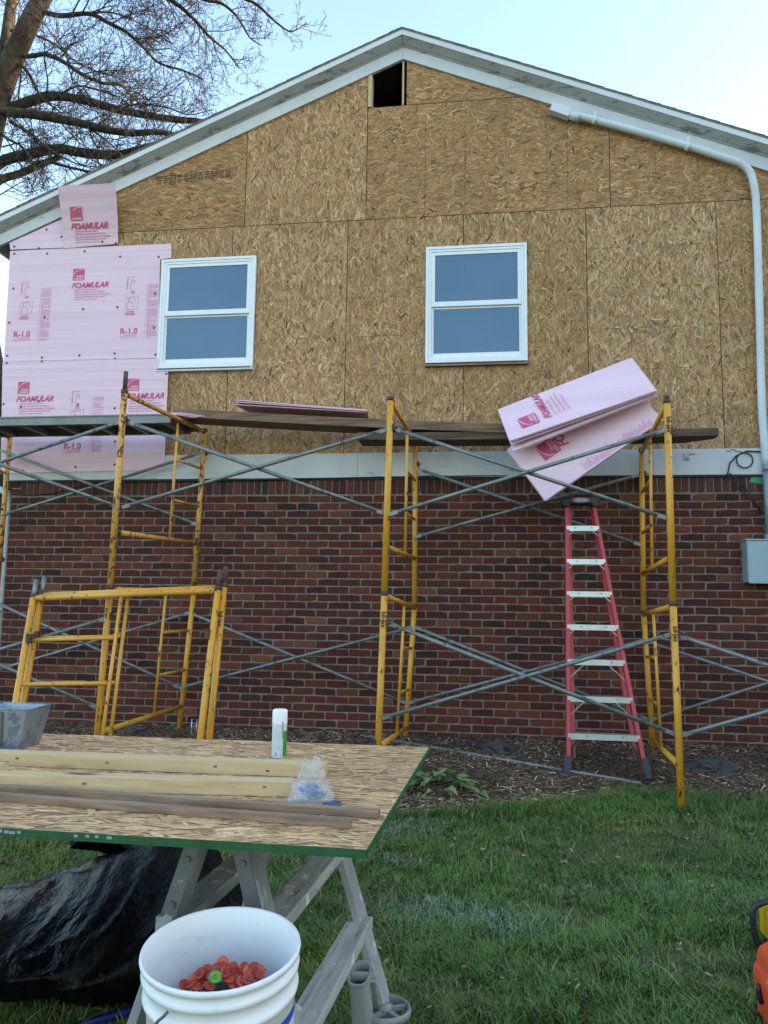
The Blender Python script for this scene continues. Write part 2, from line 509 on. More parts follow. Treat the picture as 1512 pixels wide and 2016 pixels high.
# ------------------------------------------------------------------ lettering
_tc = {}
def text_mesh(s, size, shear=0.0, bold=0.0, align='LEFT'):
    key = (s, shear, bold, align)
    if key not in _tc:
        cu = bpy.data.curves.new('lettering', 'FONT')
        cu.body = s; cu.size = 1.0; cu.shear = shear; cu.offset = bold; cu.align_x = align
        cu.resolution_u = 2; cu.fill_mode = 'FRONT'
        ob = bpy.data.objects.new('lettering', cu); COL.objects.link(ob)
        dg = bpy.context.evaluated_depsgraph_get()
        me = ob.evaluated_get(dg).to_mesh()
        _tc[key] = ([(v.co.x, v.co.y) for v in me.vertices], [tuple(p.vertices) for p in me.polygons])
        ob.evaluated_get(dg).to_mesh_clear()
        bpy.data.objects.remove(ob); bpy.data.curves.remove(cu)
    vs, fs = _tc[key]
    return [(x * size, y * size) for x, y in vs], fs
def put_text(mb, s, o, ux, uy, size, xs=1.0, shear=0.0, bold=0.0, align='LEFT'):
    o, ux, uy = Vector(o), Vector(ux), Vector(uy)
    vs, fs = text_mesh(s, size, shear, bold, align)
    mb.add([o + ux * (x * xs) + uy * y for x, y in vs], fs)
def text_w(s, size, shear=0.0, bold=0.0):
    vs, _ = text_mesh(s, size, shear, bold)
    xs = [v[0] for v in vs]
    return max(xs) - min(xs)
def fit_text(mb, s, o, ux, uy, width, height, shear=0.0, bold=0.0):
    vs, fs = text_mesh(s, 1.0, shear, bold)
    x0 = min(v[0] for v in vs); x1 = max(v[0] for v in vs); y1 = max(v[1] for v in vs)
    o, ux, uy = Vector(o), Vector(ux), Vector(uy)
    mb.add([o + ux * ((x - x0) / (x1 - x0) * width) + uy * (y / y1 * height) for x, y in vs], fs)
def stroke(mb, pts, o, ux, uy, w=0.004):
    """thin flat line drawn on a surface"""
    o, ux, uy = Vector(o), Vector(ux), Vector(uy)
    for (a, b) in zip(pts[:-1], pts[1:]):
        d = Vector((b[0] - a[0], b[1] - a[1]))
        if d.length < 1e-6:
            continue
        n = Vector((-d.y, d.x)).normalized() * w / 2
        q = [(a[0] + n.x, a[1] + n.y), (b[0] + n.x, b[1] + n.y), (b[0] - n.x, b[1] - n.y), (a[0] - n.x, a[1] - n.y)]
        mb.add([o + ux * x + uy * y for x, y in q], [(0, 1, 2, 3)])
def rect(mb, x0, y0, x1, y1, o, ux, uy):
    o, ux, uy = Vector(o), Vector(ux), Vector(uy)
    mb.add([o + ux * x + uy * y for x, y in ((x0, y0), (x1, y0), (x1, y1), (x0, y1))], [(0, 1, 2, 3)])

# ------------------------------------------------------------------ ground
EDX = [-60, -5.2, -3.0, -0.58, -0.14, 0.14, 0.61, 1.12, 1.7, 2.3, 3.6, 60]
EDY = [-2.7, -2.7, -2.6, -2.2, -2.02, -1.80, -1.52, -1.28, -1.25, -1.05, -1.0, -1.0]
def GG(px, py, off=0.0):
    """point of the uneven ground seen at this spot"""
    z = 0.05
    for _ in range(14):
        p = GZ(px, py, z + off); z = 0.5 * z + 0.5 * ground_z(p.x, p.y)
    return GZ(px, py, z + off)
def bed_edge(x):
    return np.interp(x, EDX, EDY)
def ground_z(x, y):
    e = float(bed_edge(x))
    t = max(0.0, min(1.0, (y - e) / (0.0 - e)))
    t = t * t * (3 - 2 * t)
    n = mnoise.noise((x * 1.3, y * 1.3, 0.3)) * 0.02 + mnoise.noise((x * 4.1, y * 4.1, 7.3)) * 0.008
    fall = max(0.0, min(1.0, (9 - abs(x + 0.9)) / 3)) * max(0.0, min(1.0, (10 - y) / 6))
    return 0.175 * t * fall + n * (1 if abs(x) < 8 else 0.4)
def build_ground():
    xs = sorted(set([-400, -150, -60, -30, -18, -12, -9] + [round(-7 + 0.1 * i, 3) for i in range(121)] + [6.5, 9, 14, 25, 60, 150, 400]))
    ys = sorted(set([-200, -80, -30, -16, -11] + [round(-8.5 + 0.1 * i, 3) for i in range(96)] + [2.5, 4.5, 8, 14, 25, 60, 160, 500]))
    nx, ny = len(xs), len(ys)
    V, C = [], []
    for y in ys:
        for x in xs:
            V.append((x, y, ground_z(x, y)))
            e = float(bed_edge(x)) + 0.12 * mnoise.noise((x * 3, y * 3, 1))
            b = max(0, min(1, (y - e + 0.12) / 0.25)) if y < 0.5 and abs(x) < 6.5 else 0
            lawn = (0.095, 0.10, 0.035); bed = (0.105, 0.075, 0.054)
            C.append(tuple(lawn[i] * (1 - b) + bed[i] * b for i in range(3)) + (1,))
    V = np.array(V); C = np.array(C)
    a = np.arange(nx * ny).reshape(ny, nx)
    F = np.stack([a[:-1, :-1], a[:-1, 1:], a[1:, 1:], a[1:, :-1]], -1).reshape(-1, 4)
    struct(link('ground', mesh_np('ground', V, [F], C, MAT['ground'], True)))
build_ground()

def gz_many(X, Y):
    """ground height sampled on a grid, bilinear"""
    gx = np.arange(-7.5, 5.6, 0.05); gy = np.arange(-8.6, 0.6, 0.05)
    if not hasattr(gz_many, 'g'):
        gz_many.g = np.array([[ground_z(x, y) for x in gx] for y in gy])
    g = gz_many.g
    fx = np.clip((X - gx[0]) / 0.05, 0, len(gx) - 1.001); fy = np.clip((Y - gy[0]) / 0.05, 0, len(gy) - 1.001)
    ix, iy = fx.astype(int), fy.astype(int); tx, ty = fx - ix, fy - iy
    return (g[iy, ix] * (1 - tx) + g[iy, ix + 1] * tx) * (1 - ty) + (g[iy + 1, ix] * (1 - tx) + g[iy + 1, ix + 1] * tx) * ty

def vnoise(X, Y, s, seed=0):
    """cheap smooth value noise 0..1"""
    r = np.random.default_rng(seed).random((256, 256))
    fx, fy = X * s + 100.3, Y * s + 57.7
    ix, iy = np.floor(fx).astype(int), np.floor(fy).astype(int)
    tx, ty = fx - ix, fy - iy
    tx = tx * tx * (3 - 2 * tx); ty = ty * ty * (3 - 2 * ty)
    q = lambda a, b: r[a % 256, b % 256]
    return (q(ix, iy) * (1 - tx) + q(ix + 1, iy) * tx) * (1 - ty) + (q(ix, iy + 1) * (1 - tx) + q(ix + 1, iy + 1) * tx) * ty

def build_grass():
    parts = []
    def patch(x0, x1, y0, y1, dens):
        n = int((x1 - x0) * (y1 - y0) * dens)
        return RNG.uniform(x0, x1, n), RNG.uniform(y0, y1, n)
    P = [patch(-2.4, 1.7, -5.4, -3.6, 21000), patch(-3.8, 2.7, -3.6, -1.0, 12500), patch(-6.5, 4.2, -7.2, -1.0, 2200)]
    X = np.concatenate([p[0] for p in P]); Y = np.concatenate([p[1] for p in P])
    e = bed_edge(X) + 0.16 * (vnoise(X, Y, 5, 3) - 0.5) + 0.12 * (vnoise(X, Y, 17, 4) - 0.5)
    thin = vnoise(X, Y, 2.3, 11) * 0.6 + vnoise(X, Y, 7, 12) * 0.4
    # tufts: clump the roots
    keep = (Y < e) & (RNG.random(len(X)) < np.clip((thin - 0.18) * 3.4, 0.2, 1))
    X, Y, thin = X[keep], Y[keep], thin[keep]
    cl = vnoise(X, Y, 11, 21)
    ang = vnoise(X, Y, 6, 31) * 4 * math.pi + RNG.normal(0, 1.5, len(X))
    n = len(X)
    tuft = np.clip((vnoise(X, Y, 3.1, 41) - 0.5) * 2.6, 0, 1)
    edge_tall = np.clip(1 - (bed_edge(X) - Y) / 0.5, 0, 1) * np.clip(X * 2 + 1.2, 0, 1)
    H = (0.012 + 0.022 * RNG.random(n) ** 1.5 + 0.022 * tuft * RNG.random(n) + 0.05 * edge_tall * RNG.random(n)) * (0.7 + 0.6 * cl)
    long_ = RNG.random(n) < 0.03
    H = np.where(long_, H * 2.3, H)
    Wd = 0.0022 + 0.0024 * RNG.random(n)
    lean = H * (0.5 + 1.5 * RNG.random(n))
    Z = gz_many(X, Y) - 0.004
    dx, dy = np.cos(ang), np.sin(ang)
    px, py = -dy * Wd / 2, dx * Wd / 2
    tw = RNG.normal(0, 0.5, n)
    V = np.zeros((n, 5, 3))
    V[:, 0] = np.stack([X + px, Y + py, Z], -1); V[:, 1] = np.stack([X - px, Y - py, Z], -1)
    mx, my, mz = X + dx * lean * 0.38, Y + dy * lean * 0.38, Z + H * 0.66
    V[:, 2] = np.stack([mx - px * 0.9, my - py * 0.9, mz], -1); V[:, 3] = np.stack([mx + px * 0.9, my + py * 0.9, mz], -1)
    V[:, 4] = np.stack([X + dx * lean + tw * 0.004, Y + dy * lean, Z + H], -1)
    b = np.arange(n)[:, None] * 5
    quads = b + np.array([[0, 1, 2, 3]]); tris = b + np.array([[3, 2, 4]])
    hue = RNG.random(n)[:, None]; big = vnoise(X, Y, 1.7, 51)[:, None]
    g1 = np.array([0.045, 0.102, 0.020]); g2 = np.array([0.130, 0.214, 0.036]); g3 = np.array([0.185, 0.225, 0.038])
    c = g1 * (1 - hue) + g2 * hue
    c = c * (0.72 + 0.6 * big)
    yel = (vnoise(X, Y, 2.1, 61)[:, None] > 0.66) * 0.45
    c = c * (1 - yel) + g3 * yel
    straw = (RNG.random(n) < 0.05 + 0.10 * (thin < 0.42))[:, None]
    c = np.where(straw, np.array([0.27, 0.24, 0.13]) * (0.6 + 0.7 * RNG.random(n)[:, None]), c)
    # white overspray drifted on the lawn in patches
    def spray(px_, py_, rx, ry, a):
        g = GZ(px_, py_, 0.02)
        q = ((X - g.x) / rx) ** 2 + ((Y - g.y) / ry) ** 2
        return a * np.exp(-q) * (0.4 + 1.1 * vnoise(X, Y, 14, 71))
    s = spray(930, 1795, .30, .10, .36) + spray(820, 1775, .2, .07, .32) + spray(1010, 1830, .14, .07, .3) + spray(770, 1625, .22, .14, .55) + spray(1390, 1765, .25, .08, .18) + spray(1200, 1755, .2, .06, .16) + spray(790, 1690, .1, .08, .5)
    s = np.clip(s * (RNG.random(n) < 0.75), 0, 0.9)[:, None]
    c = c * (1 - s) + np.array([0.40, 0.46, 0.46]) * s
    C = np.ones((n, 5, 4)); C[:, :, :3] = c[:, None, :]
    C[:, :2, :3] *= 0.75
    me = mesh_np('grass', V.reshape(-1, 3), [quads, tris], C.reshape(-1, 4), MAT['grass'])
    o = link('grass', me); o['kind'] = 'stuff'
build_grass()

def chips_mesh(name, X, Y, Z, L, Wd, T, col, m, tiltmax=0.5):
    n = len(X)
    az = RNG.random(n) * 2 * math.pi; el = RNG.normal(0, tiltmax * 0.5, n); ro = RNG.normal(0, tiltmax, n)
    base = np.array([[x, y, z] for x in (-.5, .5) for y in (-.5, .5) for z in (-.5, .5)])
    q = base[None] * np.stack([L, Wd, T], -1)[:, None, :]
    q[:, :4, 1] *= (0.4 + 0.6 * RNG.random(n))[:, None]
    q[:, 4:, 1] *= (0.4 + 0.6 * RNG.random(n))[:, None]
    y2 = q[:, :, 1] * np.cos(ro)[:, None] - q[:, :, 2] * np.sin(ro)[:, None]; z2 = q[:, :, 1] * np.sin(ro)[:, None] + q[:, :, 2] * np.cos(ro)[:, None]
    x3 = q[:, :, 0] * np.cos(el)[:, None] - z2 * np.sin(el)[:, None]; z3 = q[:, :, 0] * np.sin(el)[:, None] + z2 * np.cos(el)[:, None]
    x4 = x3 * np.cos(az)[:, None] - y2 * np.sin(az)[:, None]; y4 = x3 * np.sin(az)[:, None] + y2 * np.cos(az)[:, None]
    V = np.stack([x4 + X[:, None], y4 + Y[:, None], z3 + Z[:, None]], -1).reshape(-1, 3)
    f = np.array([(0, 1, 3, 2), (4, 6, 7, 5), (0, 4, 5, 1), (2, 3, 7, 6), (0, 2, 6, 4), (1, 5, 7, 3)])
    F = (np.arange(n)[:, None, None] * 8 + f[None]).reshape(-1, 4)
    C = np.ones((n, 8, 4)); C[:, :, :3] = col[:, None, :]
    return mesh_np(name, V, [F], C.reshape(-1, 4), m)

def build_mulch():
    n = 34000
    X = RNG.uniform(-5.4, 3.6, n); Y = RNG.uniform(-2.75, -0.02, n)
    e = bed_edge(X) + 0.2 * (vnoise(X, Y, 5, 3) - 0.5)
    k = (Y > e - 0.1 * RNG.random(n)); X, Y = X[k], Y[k]; n = len(X)
    Z = gz_many(X, Y) + 0.006 + 0.012 * RNG.random(n)
    L = RNG.uniform(0.012, 0.07, n) ** 1.0; L = np.where(RNG.random(n) < 0.05, L * 1.8, L)
    Wd = RNG.uniform(0.004, 0.016, n); T = RNG.uniform(0.002, 0.006, n)
    h = RNG.random(n)[:, None]
    c = np.array([0.038, 0.023, 0.014]) * (1 - h) + np.array([0.155, 0.098, 0.060]) * h
    lt = (RNG.random(n) < 0.06)[:, None]
    c = np.where(lt, np.array([0.30, 0.25, 0.19]), c)
    drk = (0.55 + 0.8 * vnoise(X, Y, 2.0, 5))[:, None]
    dry = np.clip((bed_edge(X) + 0.75 - Y) / 0.6, 0, 1)[:, None] * np.clip(1 - abs(X + 0.2) / 1.6, 0, 1)[:, None]
    c = c * drk * (1.85 + 1.0 * dry)
    o = link('mulch_chips', chips_mesh('mulch_chips', X, Y, Z, L, Wd, T, c, MAT['chip'])); o['kind'] = 'stuff'
    # litter on the lawn
    n = 420
    X = RNG.uniform(-3.5, 2.6, n); Y = RNG.uniform(-5.4, -1.4, n)
    k = Y < bed_edge(X); X, Y = X[k], Y[k]; n = len(X)
    c = np.array([0.30, 0.22, 0.13])[None] * (0.5 + RNG.random(n)[:, None])
    o = link('dry_leaf_litter', chips_mesh('dry_leaf_litter', X, Y, gz_many(X, Y) + 0.022, RNG.uniform(.012, .035, n), RNG.uniform(.008, .02, n), np.full(n, .0015), c, MAT['chip'], 0.6)); o['kind'] = 'stuff'
build_mulch()

# ------------------------------------------------------------------ the house
AX, AZ, SL = -0.92, 7.08, 0.414        # gable apex of the sheathing, slope
COS = math.cos(math.atan(SL))
XL, XR = -5.02, 3.18
def zb(x):
    return AZ - SL * abs(x - AX)
house = thing('brick_house', 'brick ground floor house with bare strand board gable above, mid re-siding', 'house', (AX, 4.5, 0))

def clip_poly(poly, planes):
    for (nx, nz, d) in planes:               # keep nx*x+nz*z <= d
        out = []
        for i in range(len(poly)):
            a, b = poly[i], poly[(i + 1) % len(poly)]
            da, db = nx * a[0] + nz * a[1] - d, nx * b[0] + nz * b[1] - d
            if da <= 0:
                out.append(a)
            if (da < 0 < db) or (db < 0 < da):
                t = da / (da - db)
                out.append((a[0] + (b[0] - a[0]) * t, a[1] + (b[1] - a[1]) * t))
        poly = out
        if len(poly) < 3:
            return []
    return poly
def poly_planes(poly):
    cx = sum(p[0] for p in poly) / len(poly); cz = sum(p[1] for p in poly) / len(poly)
    pl = []
    for i in range(len(poly)):
        a, b = poly[i], poly[(i + 1) % len(poly)]
        nx, nz = b[1] - a[1], -(b[0] - a[0])
        L = math.hypot(nx, nz); nx /= L; nz /= L
        d = nx * a[0] + nz * a[1]
        if nx * cx + nz * cz > d:
            nx, nz, d = -nx, -nz, -d
        pl.append((nx, nz, d))
    return pl

PALETTE = [(0.57, 0.357, 0.178), (0.49, 0.288, 0.130), (0.425, 0.236, 0.100), (0.355, 0.186, 0.075), (0.26, 0.127, 0.049), (0.65, 0.445, 0.25), (0.125, 0.058, 0.026)]
PW = [0.2, 0.25, 0.22, 0.14, 0.08, 0.08, 0.03]
def strands(poly, amean, aspread, cover, tint, holes=(), scale=1.0, deep=0.0016, pale=0.0):
    """flat wood flakes in the plane (x,z) of a panel; returns an MB with y as the depth (negative is out)"""
    mb = MB(); pl = poly_planes(poly)
    xs = [p[0] for p in poly]; zs = [p[1] for p in poly]
    x0, x1, z0, z1 = min(xs), max(xs), min(zs), max(zs)
    n = int((x1 - x0) * (z1 - z0) * cover / (0.066 * 0.0132 * scale * scale))
    rr = random.random
    for i in range(n):
        cx, cz = x0 + (x1 - x0) * rr(), z0 + (z1 - z0) * rr()
        if any(nx * cx + nz * cz > d + 0.02 for nx, nz, d in pl):
            continue
        if any(h[0] < cx < h[1] and h[2] < cz < h[3] for h in holes):
            continue
        L = (0.04 + 0.09 * rr()) * scale; w = (0.007 + 0.016 * rr()) * scale
        if rr() < 0.4:
            L *= 0.55; w *= 0.55
        a = amean + random.gauss(0, aspread)
        ca, sa = math.cos(a), math.sin(a)
        h = L / 2
        q = [(-h + L * .12 * rr(), -w / 2 * rr()), (-h * .3, -w / 2 * (.8 + .4 * rr())), (h - L * .14 * rr(), -w / 2 * (.3 + .7 * rr())),
             (h, w / 2 * rr() * .6), (h * .25, w / 2 * (.8 + .4 * rr())), (-h + L * .16 * rr(), w / 2 * (.3 + .7 * rr()))]
        y0 = -0.0002 - deep * rr(); ty = random.gauss(0, 0.008); tz = random.gauss(0, 0.02)
        P = [(cx + u * ca - v * sa, cz + u * sa + v * ca) for u, v in q]
        if any(nx * p[0] + nz * p[1] > d for nx, nz, d in pl for p in P):
            P = clip_poly(P, pl)
            if len(P) < 3:
                continue
        c = random.choices(PALETTE, PW)[0]
        c = tuple(c[j] * (1 - pale) + (0.54, 0.375, 0.21)[j] * pale for j in range(3))
        k = 0.84 + 0.32 * rr()
        c = tuple(min(1, c[j] * tint[j] * k) for j in range(3)) + (1,)
        mb.add([(p[0], min(-0.0001, y0 + ty * ((p[0] - cx) * ca + (p[1] - cz) * sa) + tz * (-(p[0] - cx) * sa + (p[1] - cz) * ca)), p[1]) for p in P], [tuple(range(len(P)))], c)
    return mb

WINS = [(-3.462, -2.432, 3.803, 4.990), (-0.660, 0.342, 3.783, 4.991)]
def build_sheathing():
    g = 0.0032
    SEAM = 5.335; LOW = 2.86
    over = 0.05
    rows = []
    xe = [XL - 0.03, -3.92, -2.702, -1.473, -0.285, 0.922, 2.153, XR + 0.03]
    for i in range(7):
        tint = [(1.0, 1.0, 1.0), (0.95, 0.94, 0.92), (1.03, 1.03, 1.05), (0.97, 0.95, 0.92), (0.91, 0.885, 0.85), (1.05, 1.07, 1.12), (0.93, 0.91, 0.88)][i]
        rows.append(([(xe[i] + g, LOW), (xe[i + 1] - g, LOW), (xe[i + 1] - g, SEAM - g), (xe[i] + g, SEAM - g)], math.pi / 2, 0.62, tint))
    t = lambda x: zb(x) + over
    XV0, XV1, ZV = -1.288, -0.925, 6.572
    rows.append(([(-4.90, SEAM + g), (-2.583 - g, SEAM + g), (-2.583 - g, t(-2.583)), (-4.90, t(-4.9))], 0.0, 0.42, (0.88, 0.79, 0.68)))
    rows.append(([(-2.583 + g, SEAM + g), (XV0 - g, SEAM + g), (XV0 - g, t(XV0)), (-2.583 + g, t(-2.583))], math.pi / 2, 0.62, (1.02, 1.0, 0.98)))
    rows.append(([(XV0 + g, SEAM + g), (1.162 - g, SEAM + g), (1.162 - g, t(1.162)), (0.42, ZV - g), (XV0 + g, ZV - g)] if t(1.162) < ZV else [(XV0 + g, SEAM + g), (1.162 - g, SEAM + g), (1.162 - g, ZV - g), (XV0 + g, ZV - g)], 0.15, 0.62, (0.90, 0.83, 0.74)))
    rows.append(([(1.162 + g, SEAM + g), (XR, SEAM + g), (XR, max(SEAM + 0.05, t(XR))), (1.162 + g, t(1.162))], 0.1, 0.6, (0.91, 0.84, 0.76)))
    xa = AX + (AZ + over - ZV) / SL
    rows.append(([(XV1 + 0.045, ZV + g), (xa - 0.02, ZV + g), (XV1 + 0.045, t(XV1 + 0.045))], 0.0, 0.55, (0.92, 0.85, 0.76)))
    for poly, am, sp, tint in rows:
        mb = MB(); mb.prism([(x, 0.0, z) for x, z in poly], (0, 0.011, 0))
        o = mb.build('osb_panel', MAT['osb_edge'], house)
        holes = [(w[0] + .02, w[1] - .02, w[2] + .02, w[3] - .02) for w in WINS]
        if max(p[0] for p in poly) < -3.5 and am > 1:
            cover = 0.8                                   # this one sits under the foam
        else:
            cover = 2.5
        strands(poly, am, sp, cover, tint, holes).build('flake_layer', MAT['osb'], o, kind='stuff', fixn=False)
    # stamped nailing lines and stamp
    mb = MB()
    Y = -0.0026
    o, ux, uy = (0, Y, 0), (1, 0, 0), (0, 0, 1)
    for z in (3.27, 3.68, 4.09, 4.50, 4.91):
        for (a, b) in ((-2.38, -0.72), (0.4, 3.0)):
            x = a
            while x < b:
                d = random.uniform(0.05, 0.3)
                rect(mb, x, z - 0.0016, min(b, x + d), z + 0.0016, o, ux, uy); x += d + random.uniform(0.02, 0.25)
    for x in (-2.1, -0.88, 0.52, 0.72, 1.33, 1.74):
        z = 2.95
        while z < 5.25:
            d = random.uniform(0.05, 0.25)
            if not any(w[0] - .05 < x < w[1] + .05 and w[2] - .3 < z < w[3] + .05 for w in WINS):
                rect(mb, x - 0.0014, z, x + 0.0014, min(5.3, z + d), o, ux, uy)
            z += d + random.uniform(0.03, 0.3)
    for x in (-0.68, -0.27, 0.14, 0.55, 0.75, 1.6, 2.0):
        rect(mb, x - 0.0016, 5.36, x + 0.0016, min(6.5, zb(x) - .02), o, ux, uy)
    mb.build('nailing_line', MAT['brown_print'], house, kind='stuff')
    mb = MB()
    x0 = W(330, 330, 0).x
    for i in range(11):
        x = x0 - 0.12 + i * 0.077
        z = 5.86 + 0.003 * i
        if i in (2, 5, 8):
            stroke(mb, [(x, z - .01), (x + .066, z - .01), (x + .066, z + .11), (x, z + .11), (x, z - .01)], o, ux, uy, 0.006)
        for k in range(4):
            xx = x + .006
            while xx < x + .055:
                w_ = random.uniform(0.004, 0.016); rect(mb, xx, z + .006 + k * .024, xx + w_, z + .020 + k * .024, o, ux, uy); xx += w_ + .005
    mb.build('grade_stamp', MAT['black_print'], house, kind='stuff')
    # gable vent opening: posts around a dark hole
    mb = MB()
    mb.span((XV0 + .002, -0.012, ZV + .004), (XV0 + 0.042, 0.10, zb(XV0) + 0.03))
    mb.span((XV1 - 0.002, -0.006, ZV + .004), (XV1 + 0.016, 0.10, zb(XV1) - 0.01))
    mb.build('vent_post', MAT['pine'], house)
    mb = MB(); mb.span((XV0 + 0.04, 0.012, ZV - .03), (XV1, 0.1, ZV - 0.006))
    mb.build('vent_sill', MAT['osb_edge'], house)
    # rough framing behind the sheathing closes the wall to the light
    mb = MB()
    mb.span((XL, 0.014, 2.5), (XR, 0.10, 5.3))
    mb.build('stud_wall', MAT['dark'], house)
build_sheathing()

def build_windows():
    for (x0, x1, z0, z1) in WINS:
        def ring(a, b, c, d, t, ya, yb):
            m = MB()
            m.span((a, ya, c), (a + t, yb, d)); m.span((b - t, ya, c), (b, yb, d))
            m.span((a + t, ya, d - t), (b - t, yb, d)); m.span((a + t, ya, c), (b - t, yb, c + t))
            return m
        wf = ring(x0, x1, z0, z1, 0.030, -0.040, 0.004).build('window', MAT['vinyl'], house, bevel=0.003)
        ring(x0 + .0305, x1 - .0305, z0 + .0305, z1 - .0305, 0.026, -0.034, 0.004).build('window_frame', MAT['vinyl'], wf, bevel=0.003)
        a, b, c, d = x0 + .057, x1 - .057, z0 + .057, z1 - .057
        mid = (c + d) / 2 + 0.005
        # upper sash stands in front of the lower one
        m = MB(); t = 0.034
        m.span((a, -0.029, mid - .03), (a + t, -0.012, d)); m.span((b - t, -0.029, mid - .03), (b, -0.012, d))
        m.span((a + t, -0.029, d - t), (b - t, -0.012, d)); m.span((a + t, -0.031, mid - .03), (b - t, -0.012, mid + 0.022))
        m.build('upper_sash', MAT['vinyl'], wf, bevel=0.003)
        m = MB(); t = 0.022
        m.span((a, -0.0115, c), (a + t, -0.003, mid - .031)); m.span((b - t, -0.0115, c), (b, -0.003, mid - .031))
        m.span((a + t, -0.0125, c), (b - t, -0.003, c + 0.045)); m.span((a + t, -0.0105, mid - .05), (b - t, -0.003, mid - .031))
        m.build('lower_sash', MAT['vinyl'], wf, bevel=0.002)
        MB().span((a + .034, -0.020, mid + .0225), (b - .034, -0.017, d - .034)).build('pane', MAT['glass'], wf)
        MB().span((a + .022, -0.007, c + .045), (b - .022, -0.0045, mid - .05)).build('pane', MAT['glass'], wf)
        # black strips painted for the shadow gap round the opening, sill below
        g = MB()
        g.span((x0 - .006, -0.004, z1 + .0005), (x1 + .006, 0.012, z1 + .016)); g.span((x1 + .0005, -0.004, z0), (x1 + .005, 0.012, z1))
        g.build('opening_gap_shade', MAT['gap_dark'], house)
        s = MB()
        s.prism([(x0 - .004, -0.036, z0 - .001), (x0 - .004, -0.046, z0 - .02), (x0 - .004, -0.046, z0 - .034), (x0 - .004, 0.010, z0 - .034), (x0 - .004, 0.010, z0 - .001)], (x1 - x0 + .006, 0, 0))
        s.build('sill', MAT['trim'] if x0 < -2 else MAT['strip'], house, bevel=0.003)
        s = MB(); s.span((x0 + .01, -0.047, z0 - .012), (x1 - .02, -0.040, z0 - .004)); s.build('sill_gap', MAT['gap_dark'], house)
build_windows()

